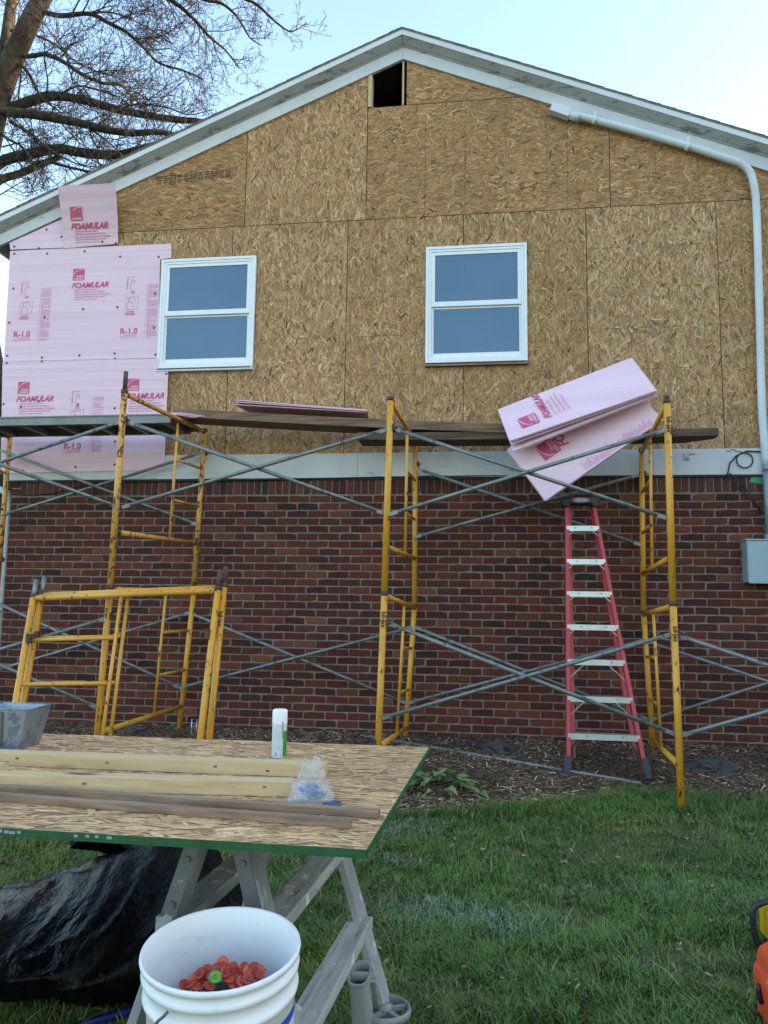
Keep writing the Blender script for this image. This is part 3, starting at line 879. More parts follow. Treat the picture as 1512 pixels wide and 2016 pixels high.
def build_trim():
    for sgn, xend in ((-1, -5.42), (1, 3.58)):
        def run(name, prof, m, label=None):
            mb = MB(); vs = []
            for x in (AX + sgn * 0.0008, xend):
                for (y, d) in prof:
                    vs.append((x, y, zb(x) + d / COS))
            n = len(prof)
            fs = [tuple(range(n)), tuple(reversed(range(n, 2 * n)))] + [(i, (i + 1) % n, (i + 1) % n + n, i + n) for i in range(n)]
            mb.add(vs, fs)
            return mb.build(name, m, house, label)
        run('rake_frieze', [(0.012, 0.0), (-0.026, 0.0), (-0.026, 0.122), (0.012, 0.122)], MAT['trim'])
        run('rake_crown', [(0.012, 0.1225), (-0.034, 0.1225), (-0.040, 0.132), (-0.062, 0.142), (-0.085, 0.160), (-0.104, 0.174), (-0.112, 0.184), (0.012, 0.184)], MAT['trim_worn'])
        run('rake_fascia', [(0.012, 0.1845), (-0.128, 0.1845), (-0.132, 0.236), (0.012, 0.236)], MAT['fascia'])
        # roof slab and its courses of shingles seen edge on
        rf = None
        mb = MB(); vs = []
        for x in (AX, xend - sgn * -0.06):
            for (y, d) in [(-0.139, 0.2365), (9.2, 0.2365), (9.2, 0.25), (-0.139, 0.25)]:
                vs.append((x, y, zb(x) + d / COS))
        mb.add(vs, [(0, 1, 2, 3), (7, 6, 5, 4), (0, 4, 5, 1), (1, 5, 6, 2), (2, 6, 7, 3), (3, 7, 4, 0)])
        rf = mb.build('roof', MAT['shingle'], house)
        mb = MB(); k = 0; L = abs(xend + sgn * 0.06 - AX)
        u = 0.0
        while u < L - 0.02:
            u2 = min(L + 0.0, u + 0.135)
            y = -0.140
            while y < 1.2:
                y2 = y + random.uniform(0.28, 0.36)
                xa, xb = AX + sgn * u, AX + sgn * u2
                j = random.uniform(-.004, .004)
                ov = random.uniform(0.002, 0.006)
                q = [(xa, y - (0.004 if y < -.1 else 0) + j * .5, zb(xa) + 0.2505 / COS), (xb, y - (0.004 if y < -.1 else 0) + j * .5, zb(xb) + 0.252 / COS),
                     (xb, y2 - .004, zb(xb) + 0.252 / COS), (xa, y2 - .004, zb(xa) + 0.2505 / COS)]
                th = [0.003, 0.003 + ov, 0.003 + ov, 0.003]
                top = [(p[0], p[1], p[2] + t) for p, t in zip(q, th)]
                mb.add(q + top, [(0, 1, 2, 3), (7, 6, 5, 4), (0, 4, 5, 1), (1, 5, 6, 2), (2, 6, 7, 3), (3, 7, 4, 0)])
                y = y2
            u = u2
        mb.build('shingles', MAT['shingle'], rf, kind='stuff')
        # eave: soffit box with gutter board
        mb = MB()
        xa = XL - 0.03 if sgn < 0 else XR + 0.03
        mb.span((min(xa, xend), 0.3, zb(xend) + 0.02), (max(xa, xend), 9.0, zb(xend) + 0.05))
        mb.build('soffit', MAT['trim'], house)
        mb = MB()
        mb.prism([(xend, -0.131, zb(xend) + 0.01), (xend - sgn * -0.02, -0.131, zb(xend) + 0.01), (xend - sgn * -0.02, -0.131, zb(xend) + .25), (xend, -0.131, zb(xend) + .25)], (0, 9.2, 0))
        mb.build('eave_fascia', MAT['fascia'], house)
    # band between the brick and the sheathing
    x0, xe = -5.10, XR + 0.08
    cuts = [x0, W(754, 890, 0).x - 0.25, 1.5, xe]
    for a, b in zip(cuts[:-1], cuts[1:]):
        MB().span((a + .001, -0.030, 2.640), (b - .001, 0.011, 2.886)).build('band_board', MAT['trim'], house, bevel=0.003)
    MB().span((x0 + .01, -0.020, 2.622), (xe, 0.011, 2.6395)).build('drip_gap', MAT['gap_dark'], house)
    # shell of the house behind the gable
    m = MB()
    m.span((XL, 0.105, 0.02), (XL + 0.2, 9.0, zb(XL) + .1)); m.span((XR - 0.2, 0.105, 0.02), (XR, 9.0, zb(XR) + .1))
    m.span((XL + .2, 8.8, 0.02), (XR - .2, 9.0, 5.4))
    m.prism([(XL + .2, 8.8, 5.4), (XR - .2, 8.8, 5.4), (AX, 8.8, AZ + .15)], (0, 0.18, 0))
    m.span((XL + .2, 0.105, 5.30), (XR - .2, 8.8, 5.36))
    m.build('side_wall', MAT['mortar'], house)
build_trim()

def build_bricks():
    H = 0.0751; LEN = 0.2147; J = 0.0132
    MB().span((XL + .006, 0.0062, 0.0), (XR, 0.1045, 2.6215)).build('wall', MAT['mortar'], house)
    cols = [(0.142, 0.040, 0.022), (0.112, 0.031, 0.019), (0.088, 0.027, 0.018), (0.162, 0.050, 0.027), (0.066, 0.023, 0.017), (0.130, 0.034, 0.021),
            (0.098, 0.031, 0.020), (0.185, 0.055, 0.028), (0.255, 0.085, 0.036), (0.042, 0.021, 0.018), (0.155, 0.036, 0.023), (0.175, 0.070, 0.041)]
    mean = [sum(c[i] for c in cols[:7]) / 7 for i in range(3)]
    cols = [tuple((c[i] * .86 + mean[i] * .14) * (.86, .82, .86)[i] for i in range(3)) for c in cols]
    wts = [14, 14, 14, 8, 12, 13, 12, 3.5, 1.2, 4, 9, 4]
    def brick_geo(w, h, col, dep=0.012):
        """front-lit brick body centred at origin (x,z), face at y<0; irregular rounded arrises"""
        m = MB(); b = 0.004
        jit = lambda s: random.uniform(-s, s)
        f = [(-w / 2, -h / 2), (-w / 6, -h / 2 + jit(.0012)), (w / 6, -h / 2 + jit(.0012)), (w / 2, -h / 2), (w / 2, h / 2), (w / 6, h / 2 + jit(.0012)), (-w / 6, h / 2 + jit(.0012)), (-w / 2, h / 2)]
        f = [(x + (jit(.003) if abs(x) > w / 3 else 0), z + jit(.0015)) for x, z in f]
        for ci in (0, 3, 4, 7):
            if random.random() < 0.22:
                k = random.uniform(0.1, 0.3)
                f[ci] = (f[ci][0] * (1 - k * .25), f[ci][1] * (1 - k))
        inn = [(x * (1 - 2 * b / w), z * (1 - 2 * b / h)) for x, z in f]
        n = 8
        vs = [(x, dep, z) for x, z in f] + [(x, 0.0022, z) for x, z in f] + [(x, -0.001 + jit(.0006), z) for x, z in inn]
        fs = [(i, (i + 1) % n, (i + 1) % n + n, i + n) for i in range(n)] + [(i + n, (i + 1) % n + n, (i + 1) % n + 2 * n, i + 2 * n) for i in range(n)] + [tuple(range(2 * n, 3 * n))]
        m.add(vs, fs, tuple(col) + (1,))
        return m
    def shared(w, h, tag_):
        out = []
        for c in cols:
            for k in range(2):
                m = brick_geo(w, h, [v * random.uniform(.88, 1.12) for v in c])
                me = bpy.data.meshes.new('brick'); me.from_pydata(m.v, [], m.f)
                bm = bmesh.new(); bm.from_mesh(me); bmesh.ops.recalc_face_normals(bm, faces=bm.faces)
                for f_ in bm.faces:
                    if f_.normal.y > 0.9: f_.normal_flip()
                bm.to_mesh(me); bm.free()
                ca = me.color_attributes.new('col', 'FLOAT_COLOR', 'POINT'); ca.data.foreach_set('color', np.array(m.c, dtype=np.float32).ravel())
                me.materials.append(MAT['brick']); out.append((me, m))
        return out
    full = shared(LEN - J, H - J, 'f')
    wt2 = [w_ for w_ in wts for _ in range(2)]
    place = []
    x_ref = W(607.6, 982, 0).x
    for k in range(33):
        z = 2.47 - H * (k + 0.5)
        off = (x_ref + (LEN / 2 if k % 2 else 0)) + random.uniform(-.008, .008)
        i0 = math.floor((XL - off) / LEN)
        x = off + i0 * LEN
        while x < XR:
            a, b = max(x, XL), min(x + LEN, XR)
            if b - a > 0.05:
                place.append(((a + b) / 2, z, b - a - J, H - J, abs(b - a - LEN) < 1e-4))
            x += LEN
    for i in range(int((XR - XL) / 0.0725)):
        x = XL + 0.11 + i * 0.0725
        if x < XR - .04:
            place.append((x + .03, 2.5525, 0.0725 - J + .002, 0.142, False))
    place.append((XL + .055, 2.593, 0.098, 0.055, False)); place.append((XL + .055, 2.52, 0.098, 0.062, False))
    def vis(p):
        v = Vector((p[0], 0, p[1])) - CAM
        d = v.dot(CF); u = 756 + FPX * v.dot(CR) / d; w = 1008 - FPX * v.dot(CU) / d
        inside = -5 < u < 1517 and w < 1475
        return (p[2] * p[3]) / d / d if inside and p[1] > 0.16 else 0
    order = sorted(range(len(place)), key=lambda i: -vis(place[i]))
    top = set(order[:300])
    stuff = MB()
    for i, (x, z, w, h, isfull) in enumerate(place):
        yj = random.uniform(-.0012, .0012); rot = random.uniform(-.006, .006)
        if isfull:
            me, m = random.choices(full, wt2)[0]
        else:
            c = random.choices(cols, wts)[0]
            if h > 0.1:
                c = tuple(v * 0.85 + 0.012 for v in c)
            m = brick_geo(w, h, [v * random.uniform(.88, 1.12) for v in c]); me = None
        if i in top:
            if me is None:
                o = m.build('brick', MAT['brick'], house)
            else:
                o = bpy.data.objects.new('brick', me); COL.objects.link(o); o.parent = house
            o.location = Vector((x, yj, z)) - house.location; o.rotation_euler = (0, rot, 0)
        else:
            cr, sr = math.cos(rot), math.sin(rot)
            b = len(stuff.v)
            stuff.v += [(x + vx * cr + vz * sr, yj + vy, z - vx * sr + vz * cr) for vx, vy, vz in m.v]
            stuff.f += [tuple(b + q for q in f) for f in m.f]; stuff.c += m.c; stuff.sm += m.sm
    stuff.build('brick', MAT['brick'], house, kind='stuff')
build_bricks()

def build_downspout():
    m = MB()
    x = XL - 0.055
    m.tube([(x - .30, 0.02, 2.56), (x - .1, 0.03, 2.555), (x - .02, 0.04, 2.52), (x, 0.05, 2.42), (x, 0.05, 0.15)], 0.036, 8)
    m.build('downspout', MAT['fascia'], house)
    m = MB()
    pts = [W(22, 972, -.012), W(60, 974, -.012), W(100, 972, -.012), W(140, 962, -.012), W(180, 951, -.014), W(240, 948, -.024), W(440, 946, -.026), W(760, 939, -.03), W(1000, 936, -.026)]
    m.tube(pts, 0.006, 6); m.build('wire', MAT['cable'], house)
build_downspout()

# ------------------------------------------------------------------ unseen house added at the right to keep the low sun off this yard
def build_shade_house():
    x0, x1, y0, y1, he, hr = 11.0, 19.0, -12.0, 8.0, 6.2, 9.6
    root = thing('added_shade_house', 'unseen two storey house with pale siding, added right of the yard to shade it', 'house', (15, -2, 0))
    m = MB()
    xm = (x0 + x1) / 2
    m.prism([(x0, y0, 0), (x1, y0, 0), (x1, y0, he), (xm, y0, hr), (x0, y0, he)], (0, y1 - y0, 0))
    m.build('wall', MAT['pipe'], root)
    for sg, xe in ((-1, x0 - .4), (1, x1 + .4)):
        ze = he - .4 * (hr - he) / (xm - x0)
        m = MB(); m.prism([(xm, y0 - .4, hr + .02), (xe, y0 - .4, ze + .02), (xe, y0 - .4, ze + .16), (xm, y0 - .4, hr + .16)], (0, y1 - y0 + .8, 0)); m.build('roof', MAT['shingle'], root)
    for z in (1.0, 3.8):
        for y in (-9.5, -5.5, -1.0, 4.0):
            w = MB(); w.span((x0 - .06, y - .55, z), (x0 - .004, y + .55, z + 1.4)); f = w.build('window', MAT['vinyl'], root)
            MB().span((x0 - .065, y - .47, z + .08), (x0 - .0605, y + .47, z + .66)).build('pane', MAT['glass'], f)
            MB().span((x0 - .065, y - .47, z + .74), (x0 - .0605, y + .47, z + 1.32)).build('pane', MAT['glass'], f)
build_shade_house()

# ------------------------------------------------------------------ pink foam boards on the wall
class Print:
    """collects flat print as separate parts"""
    def __init__(s):
        s.items = []
    def new(s, name, mat, kind=None):
        m = MB(); s.items.append((name, mat, kind, m)); return m
    def build(s, root):
        for name, mat, kind, m in s.items:
            if m.v:
                m.build(name, MAT[mat], root, kind=kind)
def foam_logo(pr, o, ux, uy, s):
    """square logo with an arc and two words, side s, lower left at o"""
    o, ux, uy = Vector(o), Vector(ux), Vector(uy)
    rect(pr.new('logo', 'print'), 0, 0, s, s, o, ux, uy)
    mw = pr.new('logo_lettering', 'white_print', 'stuff')
    n = ux.cross(uy) * 0.0006
    arc = [(s * (0.06 + 0.94 * (1 - math.cos(t))), s * (0.40 + 0.56 * math.sin(t))) for t in [i * math.pi / 2 / 8 for i in range(9)]]
    stroke(mw, arc, o + n, ux, uy, s * 0.035)
    fit_text(mw, 'OWENS', o + n + ux * s * .30 + uy * s * .26, ux, uy, s * .62, s * .17, 0, 0.01)
    fit_text(mw, 'CORNING', o + n + ux * s * .10 + uy * s * .06, ux, uy, s * .82, s * .16, 0, 0.01)
def foam_brand(pr, o, ux, uy, k=1.0):
    """o: lower left of the big word"""
    o, ux, uy = Vector(o), Vector(ux), Vector(uy)
    foam_logo(pr, o + ux * 0.01 * k + uy * 0.085 * k, ux, uy, 0.135 * k)
    fit_text(pr.new('lettering', 'print', 'stuff'), 'FOAMULAR', o, ux, uy, 0.43 * k, 0.062 * k, 0.35, 0.045)
    mf = pr.new('fine_print', 'print_fine', 'stuff')
    for i, (s, w) in enumerate((('Fanfold Underlayment Board', .27), ('Plancha superpuesta en abanico', .35))):
        fit_text(mf, s, o + ux * .04 * k - uy * (.030 + .026 * i) * k, ux, uy, w * k, .018 * k, 0.3, 0.03)
    for i, (s, w) in enumerate((('Energy-Saving, Moisture-Resistant, XPS Insulation', .41), ('Aislamiento XPS resistente a la humedad', .36), ('reductor del consumo de energ\u00eda', .27))):
        fit_text(mf, s, o + ux * .04 * k - uy * (.085 + .026 * i) * k, ux, uy, w * k, .017 * k, 0.0, 0.03)
def foam_r(pr, o, ux, uy, k=1.0):
    o, ux, uy = Vector(o), Vector(ux), Vector(uy)
    fit_text(pr.new('lettering', 'print', 'stuff'), 'R-1.0', o, ux, uy, .19 * k, .068 * k, 0, 0.03)
    mf = pr.new('fine_print', 'print_fine', 'stuff')
    fit_text(mf, '1/4', o - uy * .048 * k, ux, uy, .04 * k, .034 * k, 0, 0)
    for i in range(2):
        x = 0.05
        while x < 0.18:
            d = random.uniform(.008, .022); rect(mf, x * k, (-.02 - .018 * i) * k, (x + d) * k, (-.011 - .018 * i) * k, o, ux, uy); x += d + .005
def foam_diagram(pr, o, ux, uy, k=1.0, which=0):
    mr = pr.new('lettering', 'print', 'stuff'); mf = pr.new('line_drawing', 'print', 'stuff')
    o, ux, uy = Vector(o), Vector(ux), Vector(uy)
    if which == 0:
        stroke(mf, [(.0, .0), (.0, .14), (.095, .14)], o, ux, uy, .004)
        stroke(mf, [(.008, .0), (.008, .13)], o, ux, uy, .003)
        stroke(mf, [(.04, .12), (.05, .09), (.08, .075), (.085, .095), (.055, .125)], o, ux, uy, .004)
        stroke(mf, [(.05, .09), (.04, .05), (.038, .0)], o, ux, uy, .004)
        fit_text(mr, 'Walls', o + ux * .04 - uy * .028, ux, uy, .05, .016, 0, .03); fit_text(mf, 'Paredes', o + ux * .042 - uy * .046, ux, uy, .046, .013, 0, .02)
    else:
        stroke(mf, [(.0, .0), (.0, .135), (.14, .145), (.14, .005), (.0, .0)], o, ux, uy, .003)
        stroke(mf, [(.02, .12), (.1, .13), (.11, .09)], o, ux, uy, .004)
        stroke(mf, [(.04, .13), (.035, .09), (.075, .075), (.09, .05), (.085, .005)], o, ux, uy, .004)
        stroke(mf, [(.035, .09), (.02, .05), (.03, .005)], o, ux, uy, .004)
        fit_text(mr, 'Re-Siding', o + ux * .02 - uy * .028, ux, uy, .085, .016, 0, .03)
        for i in range(2):
            rect(mf, .0, -.045 - i * .016, .11, -.036 - i * .016, o, ux, uy)
def foam_fine(pr, o, ux, uy, w, h):
    mf = pr.new('fine_print', 'print_fine', 'stuff')
    """column of small print: ruled rows of broken dashes, o is lower left"""
    stroke(mf, [(-.022, .0), (-.012, h)], o, ux, uy, .003)
    z = h
    while z > 0.0:
        x = 0
        if random.random() > 0.12:
            while x < w:
                d = random.uniform(.006, .03); rect(mf, x, z - .006, min(w, x + d), z, o, ux, uy); x += d + .004
                if random.random() < 0.04: break
        z -= .0125
PH = dict(x0=0)
def c2(x, y):
    return (x * .3439, 360 + y * .3439)
CAPS = [(82, 364), (222, 374), (368, 375), (664, 345), (352, 308), (587, 338), (266, 267), (82, 406), (270, 405), (484, 392), (688, 422), (908, 424), (76, 604), (52, 800), (254, 768), (475, 723), (672, 712), (888, 634), (881, 830), (42, 990), (240, 1000), (455, 988), (656, 977), (890, 983), (38, 1031), (240, 1021), (452, 1014), (658, 1007), (889, 1005), (952, 1093), (20, 1266), (222, 1250), (445, 1268), (656, 1290), (120, 1283), (212, 1428), (658, 1480), (132, 1648), (432, 1627), (656, 1613), (523, 252)]
def foam_board(poly_px, label, Y, caps, prints, top_out=None, thick=0.007):
    pts = [W(x, y, Y) for x, y in poly_px]
    zmin = min(p.z for p in pts); zmax = max(p.z for p in pts)
    def lean(p):
        if top_out:
            t = (p[2] - zmin) / (zmax - zmin)
            return Vector((p[0], p[1] - top_out * t ** 1.3, p[2]))
        return Vector(p)
    if top_out:                                # unproject on the leaning sheet
        P2 = []
        for (x, y), p in zip(poly_px, pts):
            q = p
            for _ in range(6):
                t = max(0, min(1, (q.z - zmin) / (zmax - zmin))); q = W(x, y, Y - top_out * t ** 1.3)
            P2.append(q)
        pts = P2
    root = thing('foam_board', label, 'foam board', (sum(p.x for p in pts) / len(pts), Y, zmin), 'pink insulation boards nailed to the wall')
    m = MB()
    if top_out:                                # bent sheet, in strips
        (a, b, c_, d) = pts                    # bl, br, tr, tl
        n = 8; vs = []
        for i in range(n + 1):
            t = i / n
            l, r = a.lerp(d, t), b.lerp(c_, t)
            yy = Y - top_out * t ** 1.3
            for q in (l, r):
                vs += [(q.x, yy, q.z), (q.x, yy + thick, q.z)]
        fs = []
        for i in range(n):
            o = i * 4
            fs += [(o, o + 2, o + 6, o + 4), (o + 1, o + 5, o + 7, o + 3), (o, o + 4, o + 5, o + 1), (o + 2, o + 3, o + 7, o + 6)]
        fs += [(0, 1, 3, 2), (n * 4, n * 4 + 2, n * 4 + 3, n * 4 + 1)]
        m.add(vs, fs)
    else:
        m.prism(pts, (0, thick, 0))
    m.build('sheet', MAT['foam'], root)
    pr = Print()
    for f in prints:
        f(pr)
    pr.build(root)
    for cx, cy in caps:
        x, y = c2(cx, cy); q = lean(W(x, y, Y))
        mc = MB()
        rot = Matrix.Rotation(R(90), 3, 'X')
        mc.lathe([(0.0, 0.0035), (0.005, 0.0035), (0.006, 0.0018), (0.0125, 0.0012), (0.014, -0.001)], q - Vector((0, 0.001, 0)), 10, rot)
        mc.build('cap_nail', MAT['cap_dark'], root)
    return root
UX, UZ = Vector((1, 0, 0)), Vector((0, 0, 1))
YF = -0.012
YLOW = -0.041
def at(x, y, lean=None, Y=None):
    p = W(x, y, (Y if Y is not None else YF))
    p = lean(p) if lean else p
    return p - Vector((0, 0.0012, 0))
def inpoly(x, y, poly):
    r = False
    for i in range(len(poly)):
        (xa, ya), (xb, yb) = poly[i], poly[i - 1]
        if (ya > y) != (yb > y) and x < (xb - xa) * (y - ya) / (yb - ya) + xa: r = not r
    return r
def build_foam():
    B = {}
    main = [(20, 494), (337, 479.5), (337, 507), (315, 511), (311.5, 704.8), (7, 712)]
    low = [(5, 712.5), (311.5, 705.5), (312, 729), (331, 731), (323, 925), (1, 932)]
    tri = [(18.5, 478), (125, 430), (126, 487.5), (20, 491.5)]
    tab = [(126, 489), (231.5, 479.5), (229.5, 364.5), (116.5, 369.5)]
    def caps_in(poly):
        return [c for c in CAPS if inpoly(*c2(*c), poly)]
    tl = caps_in([(128, 470), (231, 470), (229, 482), (128, 490)])
    foam_board(tri, 'narrow pink foam board cut on a slant under the left rake', YF, [c for c in caps_in(tri) if c not in [(368, 375)]], [])
    flap = foam_board(tab, 'upright pink foam flap folded over the left rake board', -0.020, [(664, 345), (523, 252), (587, 338)], [], top_out=0.20)
    # its print follows the bend
    pr = Print()
    a = W(142, 454, -0.045)
    foam_brand(pr, a, UX, UZ, 0.99)
    zmin = W(126, 489, -.02).z; zmax = W(116.5, 369.5, -.22).z
    for name, mat, kind, mb in pr.items:
        mb.v = [(v[0], -0.0215 - 0.20 * max(0, min(1, (v[2] - zmin) / (zmax - zmin))) ** 1.3 + min(0, (v[1] - a.y)), v[2]) for v in mb.v]
    pr.build(flap)
    def p_main(pr):
        foam_brand(pr, at(*c2(408, 604)), UX, UZ, 0.99)
        for (dx, rx, fx) in ((0, 78, 222), (605, 688, 835)):
            foam_diagram(pr, at(*c2(122 + dx, 640 - dx * .045)), UX, UZ, 1, 0)
            foam_diagram(pr, at(*c2(112 + dx, 752 - dx * .042)), UX, UZ, 1, 1)
            foam_r(pr, at(*c2(rx, 885 - dx * .03)), UX, UZ)
            foam_fine(pr, at(*c2(fx, 905 - dx * .03)), UX, UZ, 0.11, 0.585)
    def p_low(pr):
        foam_brand(pr, at(*c2(92, 1254), None, YLOW), UX, UZ, 0.99)
        foam_brand(pr, at(*c2(718, 1238), None, YLOW), UX, UZ, 0.99)
        foam_diagram(pr, at(*c2(410, 1270), None, YLOW), UX, UZ, 1, 0)
        foam_diagram(pr, at(*c2(402, 1375), None, YLOW), UX, UZ, 1, 1)
        foam_r(pr, at(*c2(365, 1525), None, YLOW), UX, UZ)
        foam_fine(pr, at(*c2(520, 1550), None, YLOW), UX, UZ, 0.11, 0.60)
    def trimmed(f, poly):
        """drop print that would hang past the cut edge of its board"""
        def g(pr):
            f(pr)
            lim = W(*poly, YF).x
            for _, _, _, mb in pr.items:
                mb.v = [(min(v[0], lim), v[1], v[2]) for v in mb.v]
        return g
    foam_board(main, 'large printed pink foam board left of the window, upper of the two', YF, caps_in(main), [trimmed(p_main, (311, 600))])
    foam_board(low, 'printed pink foam board behind the left scaffold, above the white band', YLOW, caps_in(low), [trimmed(p_low, (326, 800))])
build_foam()

# ------------------------------------------------------------------ scaffold
YFR, YBK = -1.71, -0.13
def post_mb(a, b, r=0.0235):
    return MB().tube([a, b], r, 12)
def lerp(a, b, t):
    return Vector(a).lerp(Vector(b), t)
def frame(label, fa, fb, ba, bb, pins=(0, 0), inner=0.62, rungs=(0.38, 0.76), bot=1.13, mat='yellow', locks=True, letters=None, group='yellow scaffold frames standing against the house', flip=1):
    """fa/fb: front post bottom and top, ba/bb: back post bottom and top"""
    fa, fb, ba, bb = map(Vector, (fa, fb, ba, bb))
    root = thing('scaffold_frame', label, 'scaffold frame', fa, group)
    Mt = MAT[mat]
    for a, b, pin in ((fa, fb, pins[0]), (ba, bb, pins[1])):
        d = (b - a).normalized()
        p = MB().tube([a, b + d * 0.03], 0.0255, 12).build('post', Mt, root)
        MB().tube([b + d * 0.002, b + d * (0.032 + 0.001)], 0.0280, 12).build('collar', MAT['rust'], p)
        if pin:
            MB().tube([b + d * 0.034, b + d * (0.034 + pin)], 0.0185, 10).build('pin', MAT['rust'], p)
        if locks:
            for t in (0.14, 0.80):
                q = lerp(b, a, t)
                MB().box(q + Vector((0.030, 0, 0)), (0.016, 0.035, 0.05)).tube([q + Vector((.03, 0, 0)), q + Vector((.06, 0, 0))], .006, 6).build('brace_lock', MAT['rust'], p)
    top = lambda t: lerp(fb, bb, t)
    La = (fb - fa).length
    tb = bot / La
    low_f, low_b = lerp(fb, fa, tb), lerp(bb, ba, bot / (bb - ba).length)
    MB().tube([lerp(fb, bb, .014), lerp(fb, bb, .986)], 0.021, 10).build('top_bar', Mt, root)
    MB().tube([lerp(low_f, low_b, .014), lerp(low_f, low_b, .986)], 0.021, 10).build('bottom_bar', Mt, root)
    for a, b in ((fb, bb), (low_f, low_b)):
        for t in ((.020, .034), (.980, .966)):
            MB().tube([lerp(a, b, t[0]), lerp(a, b, t[1] + (t[1] - t[0]) * random.random())], .0216, 10).build('weld', MAT['rust'], root)
    i0, i1 = lerp(fb, bb, inner), lerp(low_f, low_b, inner)
    MB().tube([lerp(i0, i1, .018), lerp(i0, i1, .985)], [0.0135, .0135], 8).build('inner_upright', Mt, root)
    for r in rungs:
        a = lerp(i0, i1, r / bot); b = lerp(bb, ba, r / (bb - ba).length)
        MB().tube([lerp(a, b, .02), lerp(a, b, .96)], 0.0135, 8).build('rung', Mt, root)
    if letters:
        m = MB()
        for (s, t, h) in letters:
            q = lerp(fb, fa, t); d = (fa - fb).normalized()
            put_text(m, s, q + Vector((-0.011, -0.0268, 0)), d, Vector((1, 0, 0)) - d * d.x, h, 1.0, 0, 0.03)
        m.build('lettering', MAT['black_print'], root)
    return root
T = {}
def V3(x, y, z): return Vector((x, y, z))
def build_scaffold():
    top = {'L': (V3(-2.967, YFR, 3.068), V3(-2.874, YBK, 3.104)), 'M': (V3(-.782, YFR, 2.958), V3(-.74, YBK, 2.969)), 'R': (V3(1.278, YFR, 2.894), V3(1.376, YBK, 2.842))}
    mid = {'L': (V3(-2.998, YFR, 1.511), V3(-2.917, YBK, 1.533)), 'M': (V3(-.809, YFR, 1.488), V3(-.735, YBK, 1.403)), 'R': (V3(1.28, YFR, 1.439), V3(1.359, YBK, 1.372))}
    ft = {'L': (-3.05, -3.006), 'M': (-.85, -.808), 'R': (1.299, 1.411)}
    nm = {'L': 'left', 'M': 'middle', 'R': 'right'}
    for k in 'LMR':
        f0 = V3(ft[k][0], YFR, ground_z(ft[k][0], YFR) - .015); b0 = V3(ft[k][1], YBK, ground_z(ft[k][1], YBK) - .02)
        up = {'L': 'upper yellow scaffold frame at the left, with a tall rusty pin on its front post',
              'M': 'upper yellow scaffold frame in the middle, carrying the overlapping timber planks',
              'R': 'upper yellow scaffold frame beside the hanging pink foam pack'}[k]
        lo = {'L': 'lower yellow scaffold frame at the left, behind the two leaning frames',
              'M': 'lower yellow scaffold frame in the middle, lettered front post behind the table',
              'R': 'lower yellow scaffold frame right of the stepladder, front post standing in grass'}[k]
        T[k] = (top[k], mid[k], (f0, b0))
        dz = V3(0, 0, .034)
        frame(lo, f0, mid[k][0] - dz * .9, b0, mid[k][1] - dz * .9, (0, 0), bot=1.11, letters={'L': [('bil-jax', .10, .034)], 'M': [('bil-jax', .08, .05)], 'R': [('bil-jax', .10, .045)]}[k])
        frame(up, mid[k][0] + dz * .15, top[k][0], mid[k][1] + dz * .15, top[k][1], {'L': (.15, 0), 'M': (.0, 0), 'R': (.03, 0)}[k], bot=1.13, mat='yellow' if k != 'L' else 'yellow_old', letters={'L': None, 'M': None, 'R': [('bil-jax', .07, .05)]}[k])
    # the towers just outside the picture that hold the far ends of the braces
    for k, x in (('A', -5.11), ('D', 3.44)):
        f0 = V3(x, YFR, ground_z(x, YFR) - .01); b0 = V3(x + .1, YBK, ground_z(x + .1, YBK) - .01)
        fm, bmid = V3(x + .03, YFR, 1.49), V3(x + .1, YBK, 1.45)
        frame({'A': 'lower yellow scaffold frame beyond the left picture edge', 'D': 'lower yellow scaffold frame beyond the right picture edge'}[k], f0, fm, b0, bmid, (0, 0), bot=1.1)
        if k == 'A':
            frame('upper worn yellow scaffold frame at the left picture edge, holding the metal walkboard end', fm + V3(0, 0, .035), V3(x + .05, YFR, 3.06), bmid + V3(0, 0, .035), V3(x + .12, YBK, 3.08), (0.1, 0.1), mat='yellow_old')
    # two loose frames leaning on the left tower
    def lean_frame(label, TL, TR, BL, BR, pins):
        frame(label, BL, TL, BR, TR, pins, inner=0.465, rungs=(0.37, 0.76), bot=1.12, group='loose scaffold frames leaning on the left tower')
    # width axis runs along x here: ladder side at the left, so build from the right post
    def lf(label, TL, TR, BL, BR, lab=False):
        root = thing('scaffold_frame', label, 'scaffold frame', BL, 'loose scaffold frames leaning on the left tower')
        Mt = MAT['yellow']
        for a, b in ((BL, TL), (BR, TR)):
            d = (b - a).normalized()
            p = MB().tube([a, b + d * .028], 0.0255, 12).build('post', Mt, root)
            MB().tube([b + d * .0, b + d * .031], 0.0280, 12).build('collar', MAT['rust'], p)
            MB().tube([b + d * .032, b + d * .17], 0.0185, 10).build('pin', MAT['rust'] if b is TR else MAT['galv'], p)
            q = lerp(b, a, .22)
            sgn = 1 if b is TL else -1
            MB().box(q + V3(.034 * sgn, -.02, 0), (.03, .045, .07)).tube([q + V3(.03 * sgn, -.03, .01), q + V3(.075 * sgn, -.03, .01)], .007, 6).build('brace_lock', MAT['rust'], p)
        MB().tube([lerp(TL, TR, .016), lerp(TL, TR, .984)], 0.0225, 12).build('top_bar', Mt, root)
        bt = 1.27 / (TL - BL).length
        l0, r0 = lerp(TL, BL, bt), lerp(TR, BR, bt)
        MB().tube([lerp(l0, r0, .016), lerp(l0, r0, .984)], 0.021, 10).build('bottom_bar', Mt, root)
        i0, i1 = lerp(TL, TR, .485), lerp(l0, r0, .485)
        MB().tube([lerp(i0, i1, .02), lerp(i0, i1, .98)], 0.014, 8).build('inner_upright', Mt, root)
